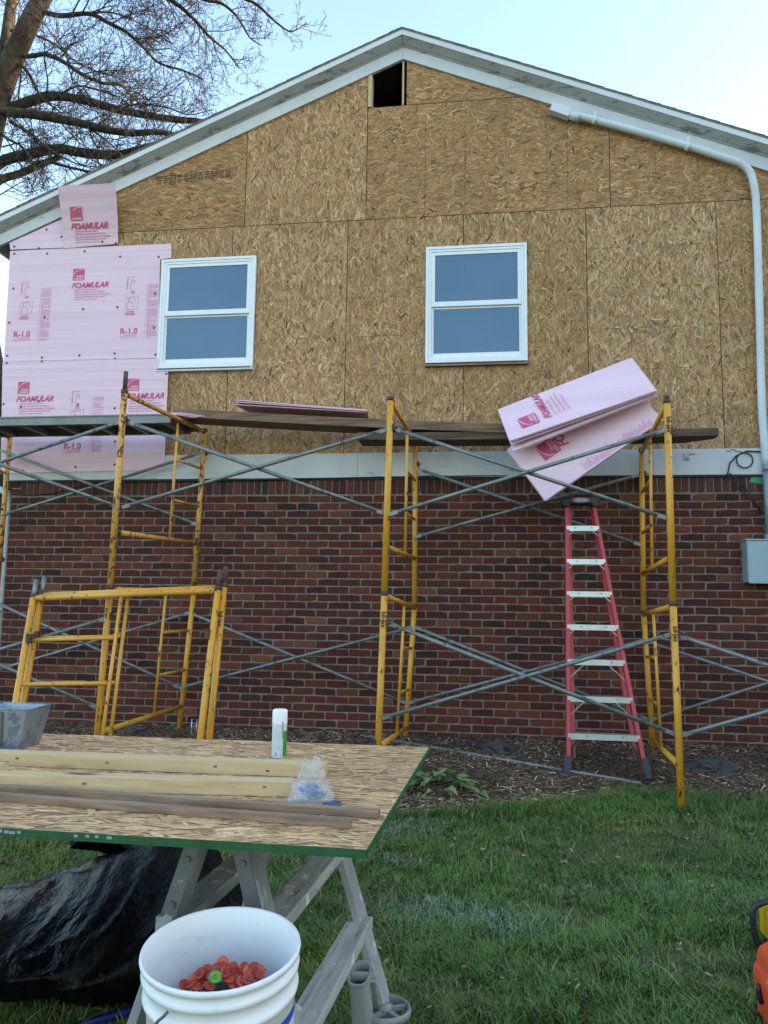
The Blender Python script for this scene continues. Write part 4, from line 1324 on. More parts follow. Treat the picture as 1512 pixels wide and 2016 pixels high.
        for r_ in (.37, .735):
            a = lerp(TL, BL, r_ / (TL - BL).length); b = lerp(i0, i1, r_ / 1.27)
            MB().tube([lerp(a, b, .035), lerp(a, b, .98)], 0.0145, 8).build('rung', Mt, root)
        if lab:
            m = MB(); d = (BR - TR).normalized()
            put_text(m, 'bil-jax', lerp(TR, BR, .12) + V3(-.012, -.0268, 0) + d.cross(V3(1, 0, 0)) * 0, d, Vector((1, 0, 0)) - d * d.x, .05, 1.0, 0, .03)
            m.build('lettering', MAT['black_print'], root)
    lf('front one of two yellow scaffold frames leaning at the left, nearest the table', W(66, 1178, -1.83), W(429, 1163, -1.83), GZ(-4, 1590, .02), GZ(378, 1590, .02))
    lf('rear one of two yellow scaffold frames leaning at the left, half behind the other', W(82, 1172, -1.775), W(441, 1157, -1.775), GZ(12, 1578, .02), GZ(400, 1578, .02), True)
build_scaffold()

def brace(label, t1, t2, Y, loose=False):
    """crossed pair of galvanized tubes bolted in the middle"""
    A, B = [W(*p, Y + 0.016) for p in t1]; C, D = [W(*p, Y - 0.016) for p in t2]
    root = thing('cross_brace', label, 'cross brace', (A + B) / 2, 'galvanized cross braces between the scaffold frames')
    for a, b in ((A, B), (C, D)):
        m = MB(); d = (b - a).normalized()
        m.tube([a + d * .07, b - d * .07], 0.0155, 9)
        m.beam(a, a + d * .08, .008, .03, (0, 0, 1)); m.beam(b - d * .08, b, .008, .03, (0, 0, 1))
        m.build('tube', MAT['galv'], root)
    # bolt where they cross
    den = (B.x - A.x) * (D.z - C.z) - (B.z - A.z) * (D.x - C.x)
    t = ((C.x - A.x) * (D.z - C.z) - (C.z - A.z) * (D.x - C.x)) / den
    q = lerp(A, B, t)
    MB().tube([V3(q.x, Y - .04, q.z), V3(q.x, Y + .04, q.z)], .006, 6).build('bolt', MAT['rust'], root)
def build_braces():
    f, b = YFR + 0.0, YBK - 0.0
    ext = lambda p, q, x: (x, p[1] + (q[1] - p[1]) * (x - p[0]) / (q[0] - p[0]))
    brace('upper front cross brace left of the left tower, running out of the picture', ((241, 829), ext((241, 829), (0, 910), -270)), ((235, 999), ext((222, 994), (0, 914), -270)), f)
    brace('upper rear cross brace behind the pink board, left of the left tower', ((395, 892), ext((392, 891), (0, 1016), -10)), ((0, 886), (388, 1033)), b - .03)
    brace('upper front cross brace between the left and middle towers', ((250, 830), (758, 1011)), ((240, 999), (763, 845)), f)
    brace('upper front cross brace crossing the hanging pink foam pack', ((772, 843), (1313, 1020)), ((766, 1013), (1310, 846)), f)
    brace('upper rear cross brace behind the stepladder top and foam pack', ((818, 922), (1262, 1073)), ((815, 1058), (1258, 935)), b - .03)
    brace('lower rear cross brace left of the left tower, behind the leaning frames', ((373, 1206), ext((373, 1206), (160, 1270), -40)), (ext((351, 1353), (162, 1265), -40), (352, 1353)), b - .03)
    brace('lower front cross brace beside the metal bin, running out at the left', ((210, 1217), ext((204, 1218), (0, 1278), -330)), ((190, 1392), ext((185, 1391), (0, 1310), -330)), f)
    brace('lower rear cross brace between the left and middle towers', ((373, 1206), (799, 1384)), ((352, 1355), (812, 1235)), b - .03)
    brace('lower front cross brace in front of the stepladder', ((763, 1226), (1328, 1445)), ((752, 1414), (1320, 1249)), f)
    brace('lower rear cross brace behind the stepladder rails', ((816, 1234), (1276, 1416)), ((800, 1385), (1266, 1261)), b - .03)
    brace('lower front cross brace right of the right tower, running out of the picture', ((1334, 1250), ext((1339, 1252), (1512, 1310), 1925)), ((1343, 1447), ext((1345, 1446), (1512, 1400), 1925)), f)
    brace('lower rear cross brace right of the right tower, close to the wall', ((1272, 1262), ext((1289, 1266), (1512, 1341), 1770)), ((1278, 1418), ext((1280, 1418), (1512, 1345), 1770)), b - .03)
    a, e = GG(711, 1447, .045), GG(1262, 1543, .03)
    m = MB(); d = (e - a).normalized()
    m.tube([a + d * .08, e], .0165, 9); m.beam(a, a + d * .09, .034, .009)
    m.tube([a + d * .02 + V3(0, 0, -.0055), a + d * .02 + V3(0, 0, .0055)], .013, 10)
    tag(m.build('brace_tube', MAT['galv']), 'loose galvanized brace tube lying on the mulch in front of the ladder', 'metal tube')
build_braces()

# ------------------------------------------------------------------ planks and walkboard
def build_planks():
    # aluminium walkboard
    zt = 3.125
    x0, x1 = -5.25, W(338, 820, -0.78).x
    root = thing('walkboard', 'aluminium scaffold walkboard at the left, in front of the pink boards', 'scaffold plank', (-4, -.55, 3.0))
    for y in (-.79, -.31):
        m = MB(); m.span((x0, y - .012, zt - .085), (x1, y + .012, zt)); m.span((x0, y - .022, zt - .012), (x1, y - .0125, zt)); m.span((x0, y - .022, zt - .085), (x1, y - .0125, zt - .075))
        m.build('side_rail', MAT['alu_plank'], root)
    MB().span((x0, -.7775, zt - .03), (x1 - .002, -.3225, zt - .012)).build('deck', MAT['plank_b'], root)
    for i in range(7):
        x = x0 + .1 + i * (x1 - x0 - .16) / 6
        MB().span((x - .02, -.7775, zt - .09), (x + .02, -.3225, zt - .035)).build('cross_member', MAT['alu_plank'], root)
    for y in (-.74, -.36):
        MB().prism([(x1 + .001, y - .02, zt - .03), (x1 + .09, y - .02, zt - .05), (x1 + .11, y - .02, zt - .09), (x1 + .085, y - .02, zt - .075), (x1 + .07, y - .02, zt - .065), (x1 + .001, y - .02, zt - .075)], (0, .04, 0)).build('hook', MAT['rust'], root)
    # two scaffold planks, lapped
    def plank(label, pa, pb, Y, w, th, m, cham):
        a, b = W(*pa, Y), W(*pb, Y)
        root = MB()
        d = (b - a).normalized(); up = V3(0, 0, 1) - d * d.z; up.normalize()
        n = 14; vs, fs = [], []
        for i in range(n + 1):
            t = i / n; q = lerp(a, b, t); sag = -.012 * math.sin(math.pi * t)
            ya, yb = 0.0, w
            if cham and i == n: yb = w * .45
            for (yy, uu) in ((ya, 0), (yb, 0), (yb, -th), (ya, -th)):
                vs.append(q + V3(0, yy, 0) + up * (uu + sag))
        for i in range(n):
            for k in range(4):
                fs.append((i * 4 + k, i * 4 + (k + 1) % 4, i * 4 + 4 + (k + 1) % 4, i * 4 + 4 + k))
        fs += [(0, 1, 2, 3), (n * 4 + 3, n * 4 + 2, n * 4 + 1, n * 4)]
        root.add(vs, fs)
        return tag(root.build('timber_plank', m, bevel=.004), label, 'plank', 'timber planks laid across the scaffold')
    plank('grey weathered timber plank from the left tower, lapped on top of the other', (340, 803), (1010, 835), -.58, .31, .082, MAT['plank'], False)
    plank('dark timber plank lapped underneath, its chamfered end past the right tower', (704, 851), (1415, 842), -.57, .30, .070, MAT['plank_b'], True)
build_planks()

# ------------------------------------------------------------------ loose foam
def slab(root, A, B, C, D, n, th, gap, fan=0.0):
    """n sheets stacked behind the face A,B,C,D (A top left, going clockwise)"""
    nrm = (B - A).cross(D - A).normalized()
    if nrm.y > 0: nrm = -nrm
    out = []
    for i in range(n):
        off = -nrm * (i * (th + gap))
        j = V3(random.uniform(-.008, .008), 0, random.uniform(-.006, .006)) if i else V3(0, 0, 0)
        f = (D - A).normalized() * (fan * i)
        m = MB(); m.prism([p + off + j + f for p in (A, B, C, D)], -nrm * th)
        out.append(m.build('foam_panel', MAT['foam'] if i == 0 else MAT['foam'], root))
    return nrm
def build_foam_pack():
    ya, yd = -.62, -.98
    A, B, C, D = W(980, 806, ya), W(1243, 704, ya), W(1292, 769, yd), W(1003, 868, yd)
    root = thing('foam_pack', 'open fanfold pack of pink foam hanging over the timber plank beside the right tower', 'foam pack', (D + C) / 2)
    nrm = slab(root, A, B, C, D, 2, .008, .002)
    # two more folds under the first, opening out towards the left end
    for k, (dx, dy) in enumerate(((3, 7), (7, 20))):
        C2, D2 = W(1292 - k, 773 + 4 * k, yd + .02 + .01 * k), W(1003 + dx, 868 + dy, yd + .03 + .015 * k)
        A2, B2 = A - nrm * (.022 + .03 * k) + (D2 - D) * .8, B - nrm * (.024 + .012 * k)
        slab(root, A2, B2, C2, D2, 1 + k, .008, .002)
    E, H, G = W(999, 884, -.66), W(1074, 985, -.87), W(1305, 826, -.87)
    F = E + (G - H)
    # lower leaf hangs from the fold
    n2 = slab(root, E, F, G, H, 5, .008, .0035, fan=-.004)
    pr = Print(); mr = pr.new('lettering', 'print', 'stuff'); mf = pr.new('fine_print', 'print_fine', 'stuff')
    def fr(A, B, D, nrm):
        u = (B - A).normalized(); v = (A - D) - u * (A - D).dot(u); v.normalize()
        return u, v
    u, v = fr(A, B, D, nrm)
    L, Hh = (B - A).length, (A - D).dot(v)
    P = lambda a, b: D + u * (a * L) + v * (b * Hh) + nrm * .0012
    # print is turned: words run up the short side
    foam_logo(pr, P(.245, .20), v, -u, .16)
    fit_text(mr, 'FOAMULAR', P(.335, .22), v, -u, Hh * .78, .065, .35, .03)
    for i, s in enumerate(('Fanfold Underlayment Board', 'Plancha superpuesta en abanico', 'Energy-Saving, Moisture-Resistant,', 'Aislamiento XPS resistente')):
        fit_text(mf, s, P(.37 + .033 * i, .24), v, -u, Hh * (.5 + .06 * (i % 3)), .018, .2, .02)
    # lower leaf
    u2 = (F - E).normalized(); v2 = (E - H).normalized()
    Q = lambda a, b: E + u2 * a + v2 * b + n2 * .0014
    eh = H - E
    def on_leaf(x, y):
        d = ray(x, y); t = (E - CAM).dot(n2) / d.dot(n2)
        return CAM + d * t + n2 * .0016
    foam_logo(pr, on_leaf(1106, 886), v2, -u2, .17)
    fit_text(pr.new('lettering', 'print', 'stuff'), 'FO', on_leaf(1121, 874), v2, -u2, .15, .085, .35, .045)
    bl = (G - H); bu = bl.normalized(); bv = (E - H) - bu * (E - H).dot(bu); bv.normalize()
    z = 0.0
    for i in range(46):
        t = .36 + .0125 * i
        w_ = random.uniform(.04, .10) * (1.25 if 12 < i < 20 else 1)
        o_ = H + bu * (t * bl.length) + n2 * .0014 + bv * .012
        mf.add([o_, o_ + bu * .006, o_ + bu * .006 + bv * w_, o_ + bv * w_], [(0, 1, 2, 3)])
    pr.build(root)
    # flat sheets on the plank
    root = thing('foam_pack', 'thin folded pink foam sheets lying flat on the grey plank between left and middle towers', 'foam pack', W(595, 805, -.5))
    a, b = W(463, 797, -.60), W(722, 812, -.60)
    for i in range(3):
        d = V3(random.uniform(-.01, .01), random.uniform(-.01, .01), .009 * i + .002)
        lift = V3(0, 0, .012 * i)
        m = MB(); m.prism([a + d + lift, b + d, b + d + V3(-.03, .32, .0), a + d + lift + V3(.05, .32, 0)], (0, 0, .0075))
        m.build('foam_panel', MAT['foam'] if i == 2 else MAT['foam_edge'], root)
    root = thing('foam_pack', 'bent pink foam offcuts lying on the end of the metal walkboard', 'foam pack', W(330, 815, -.6))
    pa = [W(268, 822, -.77), W(300, 805, -.60), W(345, 808, -.45), W(395, 828, -.62), W(350, 822, -.76)]
    for i in range(3):
        m = MB(); sh = V3(.03 * i - .04, .02 * i, .0)
        zl = 3.127 + i * .010
        poly = [V3(p.x + sh.x, p.y + sh.y, zl + (.035 if k in (1, 2) else .0) * (1 if i else .3)) for k, p in enumerate(pa)]
        m.prism(poly, (0, 0, .0075))
        m.build('foam_panel', MAT['foam'] if i == 2 else MAT['foam_edge'], root)
build_foam_pack()

# ------------------------------------------------------------------ stepladder
def build_ladder():
    yf, yt, yr = -.92, -.44, -.62
    FL, FR = W(1116, 1516, yf), W(1274, 1521, yf)
    TL, TR = W(1113, 990, yt), W(1170, 990, yt)
    RL, RR = W(1126, 1492, yr), W(1256, 1494, yr)
    QL, QR = W(1118, 990, yt + .06), W(1166, 990, yt + .06)
    root = thing('stepladder', 'red fibreglass stepladder with aluminium steps, folded against the brick wall', 'ladder', (FL + FR) / 2)
    def rail(name, a, b, s, w=.03, dpt=.075):
        m = MB(); d = (b - a).normalized()
        side = V3(1, 0, 0) - d * d.x; side.normalize(); n = d.cross(side); n.normalize()
        # channel section: web and two flanges
        m.beam(a, b, .006, dpt, n)
        for sg in (-1, 1):
            o = n * (sg * (dpt / 2 - .003)) - side * (s * .0155)
            m.beam(a + o, b + o, .025, .006, n)
        return m.build(name, MAT['fiber'], root)
    rail('front_rail', FL, TL, -1); rail('front_rail', FR, TR, 1)
    rail('rear_rail', RL, QL, -1, dpt=.05); rail('rear_rail', RR, QR, 1, dpt=.05)
    for q, s in ((FL, -1), (FR, 1), (RL, -1), (RR, 1)):
        rr = .62 if q in (RL, RR) else 1
        d = ((TL if q is FL else TR if q is FR else QL if q is RL else QR) - q).normalized()
        gzv = ground_z(q.x, q.y)
        m = MB(); m.beam(q - d * .05 * rr, q + d * .11 * rr, .05 * rr, .09 * rr, (0, 1, 0)); m.build('foot', MAT['foot_pl'], root, bevel=.006)
    ys = [1037, 1102, 1165, 1230, 1298, 1370, 1443]
    for i, yy in enumerate(ys):
        t = (yy - 990) / (1518 - 990)
        # parameter along the rail from its picture height
        lo, hi = 0.0, 1.0
        def py(p):
            v = p - CAM
            return 1008 - FPX * v.dot(CU) / v.dot(CF)
        for _ in range(30):
            md = (lo + hi) / 2
            if py(lerp(TL, FL, md)) < yy: lo = md
            else: hi = md
        a, b = lerp(TL, FL, lo), lerp(TR, FR, lo)
        m = MB()
        m.span((a.x + .006, a.y - .040, a.z - .004), (b.x - .006, a.y + .042, a.z + .004))
        m.span((a.x + .006, a.y - .044, a.z - .042), (b.x - .006, a.y - .040, a.z + .004))
        m.span((a.x + .006, a.y + .042, a.z - .030), (b.x - .006, a.y + .045, a.z + .004))
        st = m.build('step', MAT['alu'], root)
        rv = MB()
        for x in (a.x + .28 * (b.x - a.x), a.x + .76 * (b.x - a.x)):
            rv.tube([V3(x, a.y - .0475, a.z - .014), V3(x, a.y - .0435, a.z - .014)], .006, 8)
        rv.build('rivet', MAT['steel'], st)
        big = i >= 4
        for s, q in ((1, a), (-1, b)):
            l = .13 if big else .055
            if i == 6: continue
            h = .12 if big else .05
            m = MB(); m.beam(V3(q.x + s * .006, a.y - .036, a.z - .042 - h), V3(q.x + s * (.006 + l), a.y - .036, a.z - .043), .004, .032, (0, 1, 0)); m.build('knee_brace', MAT['alu'], root)
        # rear horizontals behind some steps
        if i in (0, 3):
            ra, rb = lerp(QL, RL, lo + .02), lerp(QR, RR, lo + .02)
            MB().span((ra.x, ra.y - .012, ra.z - .02), (rb.x, ra.y + .012, ra.z + .01)).build('rear_bar', MAT['alu'], root)
        if i == 6:
            for s, q in ((1, a), (-1, b)):
                pts = [V3(q.x + s * .10, a.y - .02, a.z - .045), V3(q.x + s * .055, a.y - .02, a.z - .09), V3(q.x + s * .012, a.y - .02, a.z - .21)]
                m = MB(); m.beam(pts[0], pts[1], .014, .035, (0, 1, 0)).beam(pts[1], pts[2], .014, .035, (0, 1, 0)); m.build('bottom_brace', MAT['foot_pl'], root)
    # moulded top cap
    c = (TL + TR) / 2
    m = MB()
    hw = .155
    zt = c.z + .045
    m.prism([(c.x - hw, yt - .085, zt - .085), (c.x - hw - .012, yt - .09, zt - .03), (c.x - hw + .01, yt - .08, zt), (c.x + hw - .01, yt - .08, zt), (c.x + hw + .012, yt - .09, zt - .03), (c.x + hw, yt - .085, zt - .085), (c.x + hw - .05, yt - .085, zt - .085), (c.x + hw - .06, yt - .085, zt - .06), (c.x - hw + .06, yt - .085, zt - .06), (c.x - hw + .05, yt - .085, zt - .085)], (0, .21, 0))
    m.build('top_cap', MAT['black_pl'], root, bevel=.004)
    m = MB()
    oval = [(.072 * math.cos(k * math.pi / 10), .017 * math.sin(k * math.pi / 10)) for k in range(21)]
    o = V3(c.x, yt - .0925, zt - .032)
    stroke(m, oval, o, UX, UZ, .004)
    fit_text(m, 'WERNER', o + V3(-.05, 0, -.008), UX, UZ, .10, .017, .2, .03)
    m.build('lettering', MAT['white_print'], root)
    # step lettering
    m = MB(); a = lerp(TL, FL, .10)
    t0 = W(1128, 1038, yt - .09)
    m.build_dummy = None
    fit_text(m, 'WERNER', V3(c.x - .02, lerp(TL, FL, .08).y - .0455, W(1145, 1042, yt - .08).z - .006), UX, UZ, .085, .014, .1, .02)
    m.build('lettering', MAT['black_print'], root)
build_ladder()

# ------------------------------------------------------------------ electrical service
def build_service():
    x0 = 2.252; z0, z1 = 1.630, 2.030
    root = thing('electric_box', 'blue-grey metal electrical box on the brick wall with a conduit rising from its top', 'electric box', (x0 + .2, -.08, z0))
    MB().span((x0 + .012, -.165, z0 + .012), (x0 + .40, -.004, z1 - .014)).build('body', MAT['box_grey'], root, bevel=.004)
    MB().span((x0 + .002, -.176, z1 - .0135), (x0 + .412, -.003, z1)).build('lid_top', MAT['box_grey'], root, bevel=.003)
    MB().span((x0 + .018, -.1725, z0), (x0 + .395, -.1655, z1 - .03)).build('door', MAT['box_grey'], root, bevel=.003)
    MB().span((x0 + .20, -.178, z0 - .012), (x0 + .225, -.160, z0 - .001)).build('hasp', MAT['black_pl'], root)
    xp = W(1507, 1000, -.07).x + .03
    m = MB(); m.tube([(xp, -.07, z1 + .001), (xp, -.07, 2.70)], .040, 14); m.build('conduit', MAT['conduit'], root)
    MB().tube([(xp, -.07, z1 + .0012), (xp, -.07, z1 + .05)], .052, 14).build('hub', MAT['conduit'], root)
    MB().tube([(xp, -.07, 2.66), (xp, -.07, 2.72)], .0435, 14).build('coupling', MAT['conduit'], root)
    # white painted mast pipe: up the wall, then along the rake to its weatherhead
    root = thing('service_pipe', 'white painted pipe bending along the right rake down to the grey conduit', 'pipe', (xp, -.07, 2.7))
    Y = -.065
    path = [(1504, 905), (1500, 800), (1495, 600), (1490, 430), (1486, 375), (1478, 342), (1462, 324), (1436, 314), (1355, 288), (1240, 255), (1130, 226)]
    pts = [W(x, y, Y) for x, y in path]; pts[0] = V3(xp - .004, Y, 2.721)
    # smooth
    P = []
    for i in range(len(pts) - 1):
        p0, p1, p2, p3 = pts[max(i - 1, 0)], pts[i], pts[i + 1], pts[min(i + 2, len(pts) - 1)]
        for k in range(5):
            t = k / 5
            P.append(.5 * ((2 * p1) + (p2 - p0) * t + (2 * p0 - 5 * p1 + 4 * p2 - p3) * t * t + (3 * p1 - p0 - 3 * p2 + p3) * t ** 3))
    P.append(pts[-1])
    MB().tube(P, .036, 12).build('pipe', MAT['pipe'], root)
    a, b = W(1085, 213, Y), W(1122, 226, Y)
    d = (b - a).normalized()
    MB().beam(a, b, .09, .085, (0, -1, 0)).build('end_box', MAT['pipe'], root, bevel=.004)
    MB().tube([b, b + d * .10], .043, 12).build('coupling', MAT['pipe'], root)
    for (x, y) in ((1172, 237), (1355, 289)):
        q = W(x, y, Y)
        MB().tube([q - d * .02, q + d * .02], .041, 12).beam(q + V3(0, -.0, .04), q + V3(0, 0, .095), .03, .02).build('strap', MAT['pipe'], root)
    # cable loop
    pts = [(1512 + 60, 889), (1512, 890), (1470, 888), (1450, 897), (1437, 912), (1432, 935), (1442, 952), (1462, 967), (1480, 985), (1500, 1010)]
    m = MB(); m.tube([W(x, y, -.045) for x, y in pts], .007, 7)
    c0 = W(1466, 906, -.045)
    m.tube([c0 + V3(.072 * math.cos(t), -.004 * (k % 2), .072 * math.sin(t)) for k, t in enumerate([i * 2 * math.pi / 22 + 1.6 for i in range(23)])], .0062, 7)
    m.tube([W(x, y, -.05) for x, y in ((1436, 931), (1450, 945), (1466, 958), (1474, 972), (1486, 988), (1503, 1012))], .006, 6)
    m.tube([W(x, y, -.036) for x, y in ((1464, 890), (1450, 888), (1442, 884), (1436, 889), (1430, 887))], .003, 5)
    tag(m.build('cable', MAT['cable']), 'black cable coiled in a loop on the white band at the right', 'cable')
    m = MB(); m.prism([W(1475, 949, -.004), W(1483, 932, -.004), W(1502, 931, -.004), W(1502, 953, -.004)], (0, .0015, 0))
    tag(m.build('tape_patch', MAT['tape']), 'small patch of green tape on the brick beside the grey conduit', 'tape')
build_service()

# ------------------------------------------------------------------ table of strand board on sawhorses, and what lies on it
ZT = 0.88
def build_table():
    FRc, BRc = GZ(721, 1673, ZT), GZ(845, 1471, ZT)
    u = Vector((-1, 0.012, 0)).normalized()
    Lb = 2.44
    FLc, BLc = FRc + u * Lb, BRc + u * Lb
    FLc.y = GZ(-200, 1598, ZT).y if False else FRc.y + .03
    BLc.y = BRc.y + .02 - .06
    root = thing('strand_board', 'big strand board sheet with green edges laid as a table over sawhorses', 'board', ((FRc + BLc) / 2))
    th = .018
    quad = [FLc, FRc, BRc, BLc]
    m = MB(); m.prism([p + V3(0, 0, -.0005) for p in quad], (0, 0, -th + .001)); core = m.build('sheet', MAT['osb_edge'], root)
    poly = [(p.x, p.y) for p in quad]
    s = strands(poly, 0.0, 0.5, 2.6, (1.17, 1.15, 1.12), (), 1.0, .0011, .28)
    s.v = [(x, z, ZT - .0004 - y) for (x, y, z) in s.v]
    s.build('flake_layer', MAT['osb'], core, kind='stuff', fixn=False)
    m = MB()
    ctr = (FRc + BLc) / 2
    for a, b in ((FLc, FRc), (FRc, BRc), (BRc, BLc), (BLc, FLc)):
        d = (b - a).normalized(); n = V3(d.y, -d.x, 0)
        if n.dot((a + b) / 2 - ctr) < 0: n = -n
        # tongue-like step along the edge
        m.beam(a + n * .0012 + V3(0, 0, -.0042), b + n * .0012 + V3(0, 0, -.0042), .0024, .0085)
        m.beam(a - n * .001 + V3(0, 0, -.0135), b - n * .001 + V3(0, 0, -.0135), .003, .0075)
    m.build('edge_band', MAT['green_edge'], root)
    # paint dabs and rubbed spots on the green edge
    m = MB()
    for px in (12, 24, 35, 48, 157, 179, 197, 221):
        p = GZ(px, 1625 + px * .07, ZT); p.y = FLc.y + (FRc.y - FLc.y) * (p.x - FLc.x) / (FRc.x - FLc.x) - .0034
        m.box((p.x, p.y, ZT - .005 - random.uniform(0, .003)), (random.uniform(.006, .014), .0006, .006))
    m.build('paint_dab', MAT['tin_blue'], root)
    return FRc, BRc
build_table()

def build_on_table():
    # two new pine boards, a short end, two old strips
    def board(name, label, pa, pb, w, h, m, group, bev=.0012, extend=0.0, knots=()):
        """pa, pb: top back edge in the picture (left, right)"""
        z = ZT + h + .001
        a, b = GZ(*pa, z), GZ(*pb, z)
        d = (b - a).normalized(); a = a - d * extend
        n = V3(d.y, -d.x, 0)
        if n.y > 0: n = -n
        c = MB(); c.prism([a, b, b + n * w, a + n * w], (0, 0, -h))
        o = tag(c.build(name, m, bevel=bev), label, 'lumber', group)
        for px in knots:
            t = min(1, max(0, (px - pa[0]) / (pb[0] - pa[0])))
            q = a + d * (extend + (b - a - d * extend).length * t) + n * w + V3(0, 0, -h * random.uniform(.35, .65))
            k = MB(); r_ = random.uniform(.003, .005)
            f = [q + n * .0006 + d * (r_ * 1.5 * math.cos(i * math.pi / 6)) + V3(0, 0, r_ * .8 * math.sin(i * math.pi / 6)) for i in range(12)]
            k.prism(f, n * -.001); k.build('knot', MAT['plank'], o)
        return o
    g = 'lengths of lumber lying on the strand board table'
    board('pine_board', 'new pale pine board on the table, the one farther back next to the spray can', (0, 1474.5), (645, 1498), .066, .036, MAT['pine'], g, .0012, .35, (61, 238, 445, 543))
    board('pine_board', 'new pale pine board on the table, the nearer one ending under the clear bag', (0, 1517), (582, 1531), .060, .036, MAT['pine'], g, .0012, .35, (187, 530))
    board('pine_offcut', 'short pine offcut at the left table edge between the two pine boards', (-60, 1494), (18, 1499), .05, .034, MAT['pine'], g)
    board('wood_strip', 'thin old grey-brown wood strip, the longer one behind', (-20, 1541), (749, 1592), .026, .017, MAT['strip'], g, .0008, .3)
    b = board('wood_strip', 'thin old grey-brown wood strip nearest the table front, with a broken end', (-20, 1557), (694, 1610), .026, .017, MAT['strip'], g, .0008, .3)
    # spray can
    p = GZ(549, 1491, ZT)
    root = thing('spray_can', 'white capped spray can standing near the back of the table', 'spray can', p)
    r = .030 * .72
    dd = (p - CAM).dot(CF); r = 14.5 / FPX * dd; h = 93 / FPX * dd
    MB().lathe([(0, 0.0005), (r * .96, .0005), (r, .004), (r, h * .70)], p, 24).build('body', MAT['can_label'], root)
    MB().lathe([(r * 1.002, h * .70), (r * 1.02, h * .72), (r * 1.02, h * .95), (r * .96, h * .985), (r * .8, h), (0, h)], p, 24).build('cap', MAT['can_white'], root)
    MB().lathe([(r * 1.012, h * .03), (r * 1.012, h * .56)], p, 8, a0=R(-46), a1=R(12)).build('green_label', MAT['can_green'], root)
    MB().lathe([(r * 1.016, h * .42), (r * 1.03, h * .46), (r * 1.03, h * .74), (r * 1.016, h * .76)], p, 3, a0=R(-56), a1=R(-46)).build('straw', MAT['stand'], root)
    mb = MB()
    for k in range(9):
        a0 = R(-112 + k * 3.4)
        mb.lathe([(r * 1.008, h * .035), (r * 1.008, h * .13)], p, 1, a0=a0, a1=a0 + R(random.uniform(.7, 2.2)))
    mb.build('barcode', MAT['black_print'], root)
    MB().lathe([(r * 1.005, h * .02), (r * 1.005, h * .145)], p, 6, a0=R(-118), a1=R(-74)).build('barcode_label', MAT['can_white'], root)
    # clear bag with blue fittings
    cpt = GZ(612, 1580, ZT); s = 1.0 / FPX * (cpt - CAM).dot(CF)
    root = thing('plastic_bag', 'crumpled clear plastic bag holding blue fittings on the table', 'bag', cpt)
    def bagshape(scale, name, m):
        mb = MB(); n, k = 30, 16
        vs, fs = [], []
        for j in range(k + 1):
            t = j / k
            rx = (49 * (1 - t) ** .6 * .6 + 49 * .40 * (1 - t * .15) + 0) if t < .85 else 49 * (.28)
            rx = [48, 47, 46, 44, 42, 40, 38, 36, 33, 30, 27, 25, 23, 22, 21, 20, 19][j] * scale
            ry = [30, 31, 31, 30, 29, 27, 24, 21, 18, 15, 12, 9, 7, 5, 4, 3.5, 3][j] * scale
            for i in range(n):
                a = 2 * math.pi * i / n
                q = mnoise.noise((math.cos(a) * 2.2, math.sin(a) * 2.2 + 3, t * 4)) * 8 + mnoise.noise((math.cos(a) * 6, math.sin(a) * 6 + 3, t * 7)) * 6
                x = (rx + q * (0.5 + t * .3)) * math.cos(a) + (t * 6 - 2)
                y = (ry + q * .6) * math.sin(a)
                z = 80 * t + (mnoise.noise((math.cos(a) * 3, math.sin(a) * 3, 0.2)) * 26 if j >= k - 2 else 0) + q * .3 * (t > .1)
                vs.append(cpt + V3(x * s, y * s, max(.001, z * s * scale + .001)))
        for j in range(k):
            for i in range(n):
                i2 = (i + 1) % n
                fs.append((j * n + i, j * n + i2, (j + 1) * n + i2, (j + 1) * n + i))
        fs.append(tuple(reversed(range(n))))
        mb.add(vs, fs, None, True)
        return mb.build(name, m, root)
    bagshape(1.0, 'film', MAT['film'])
    m = MB()
    for i in range(9):
        a = random.uniform(0, 6.28); rr = random.uniform(5, 24)
        q = cpt + V3(rr * math.cos(a) * s * 1.2, rr * math.sin(a) * s * .7, random.uniform(8, 30) * s)
        rot = Euler((random.uniform(-.7, .7), random.uniform(-.7, .7), random.uniform(0, 6))).to_matrix()
        m.lathe([(7 * s, -2 * s), (12 * s, -2 * s), (12 * s, 3 * s), (7 * s, 3 * s), (7 * s, -2 * s)], q, 14, rot)
    m.build('blue_fitting', MAT['blue_part'], root)
    p = GZ(655, 1582, ZT + .005)
    m = MB(); m.lathe([(0, -.004), (.020, -.004), (.0225, -.002), (.0225, .002), (.020, .004), (.017, .003), (0, .003)], p, 22)
    tag(m.build('blue_disc', MAT['navy']), 'small dark blue round disc lying beside the clear bag', 'disc')
    # galvanized bin at the left
    p = GZ(22, 1470, ZT); s = 1.0 / FPX * (p - CAM).dot(CF)
    root = thing('metal_bin', 'open tapered galvanized metal bin at the left end of the table', 'bin', p)
    bw, tw, hh, dp = 38 * s, 54 * s, 78 * s, 44 * s
    def shell(w0, w1, d0, d1, z0, z1, th_):
        m = MB()
        lo = [V3(-w0, -d0, z0), V3(w0, -d0, z0), V3(w0, d0, z0), V3(-w0, d0, z0)]; hi = [V3(-w1, -d1, z1), V3(w1, -d1, z1), V3(w1, d1, z1), V3(-w1, d1, z1)]
        for i in range(4):
            j = (i + 1) % 4
            a, b, c_, d = lo[i], lo[j], hi[j], hi[i]
            n = (b - a).cross(d - a).normalized()
            m.prism([p + a, p + b, p + c_, p + d], n * -th_)
        m.prism([p + q + V3(0, 0, .001) for q in lo], (0, 0, .002))
        return m
    shell(bw, tw, dp * .8, dp, 0.0, hh, .0015).build('body', MAT['sheet_metal'], root)
    shell(bw * .975, tw * .975, dp * .77, dp * .97, 0.003, hh * .995, .0005).build('lining', MAT['tin_blue'], root)
    m = MB()
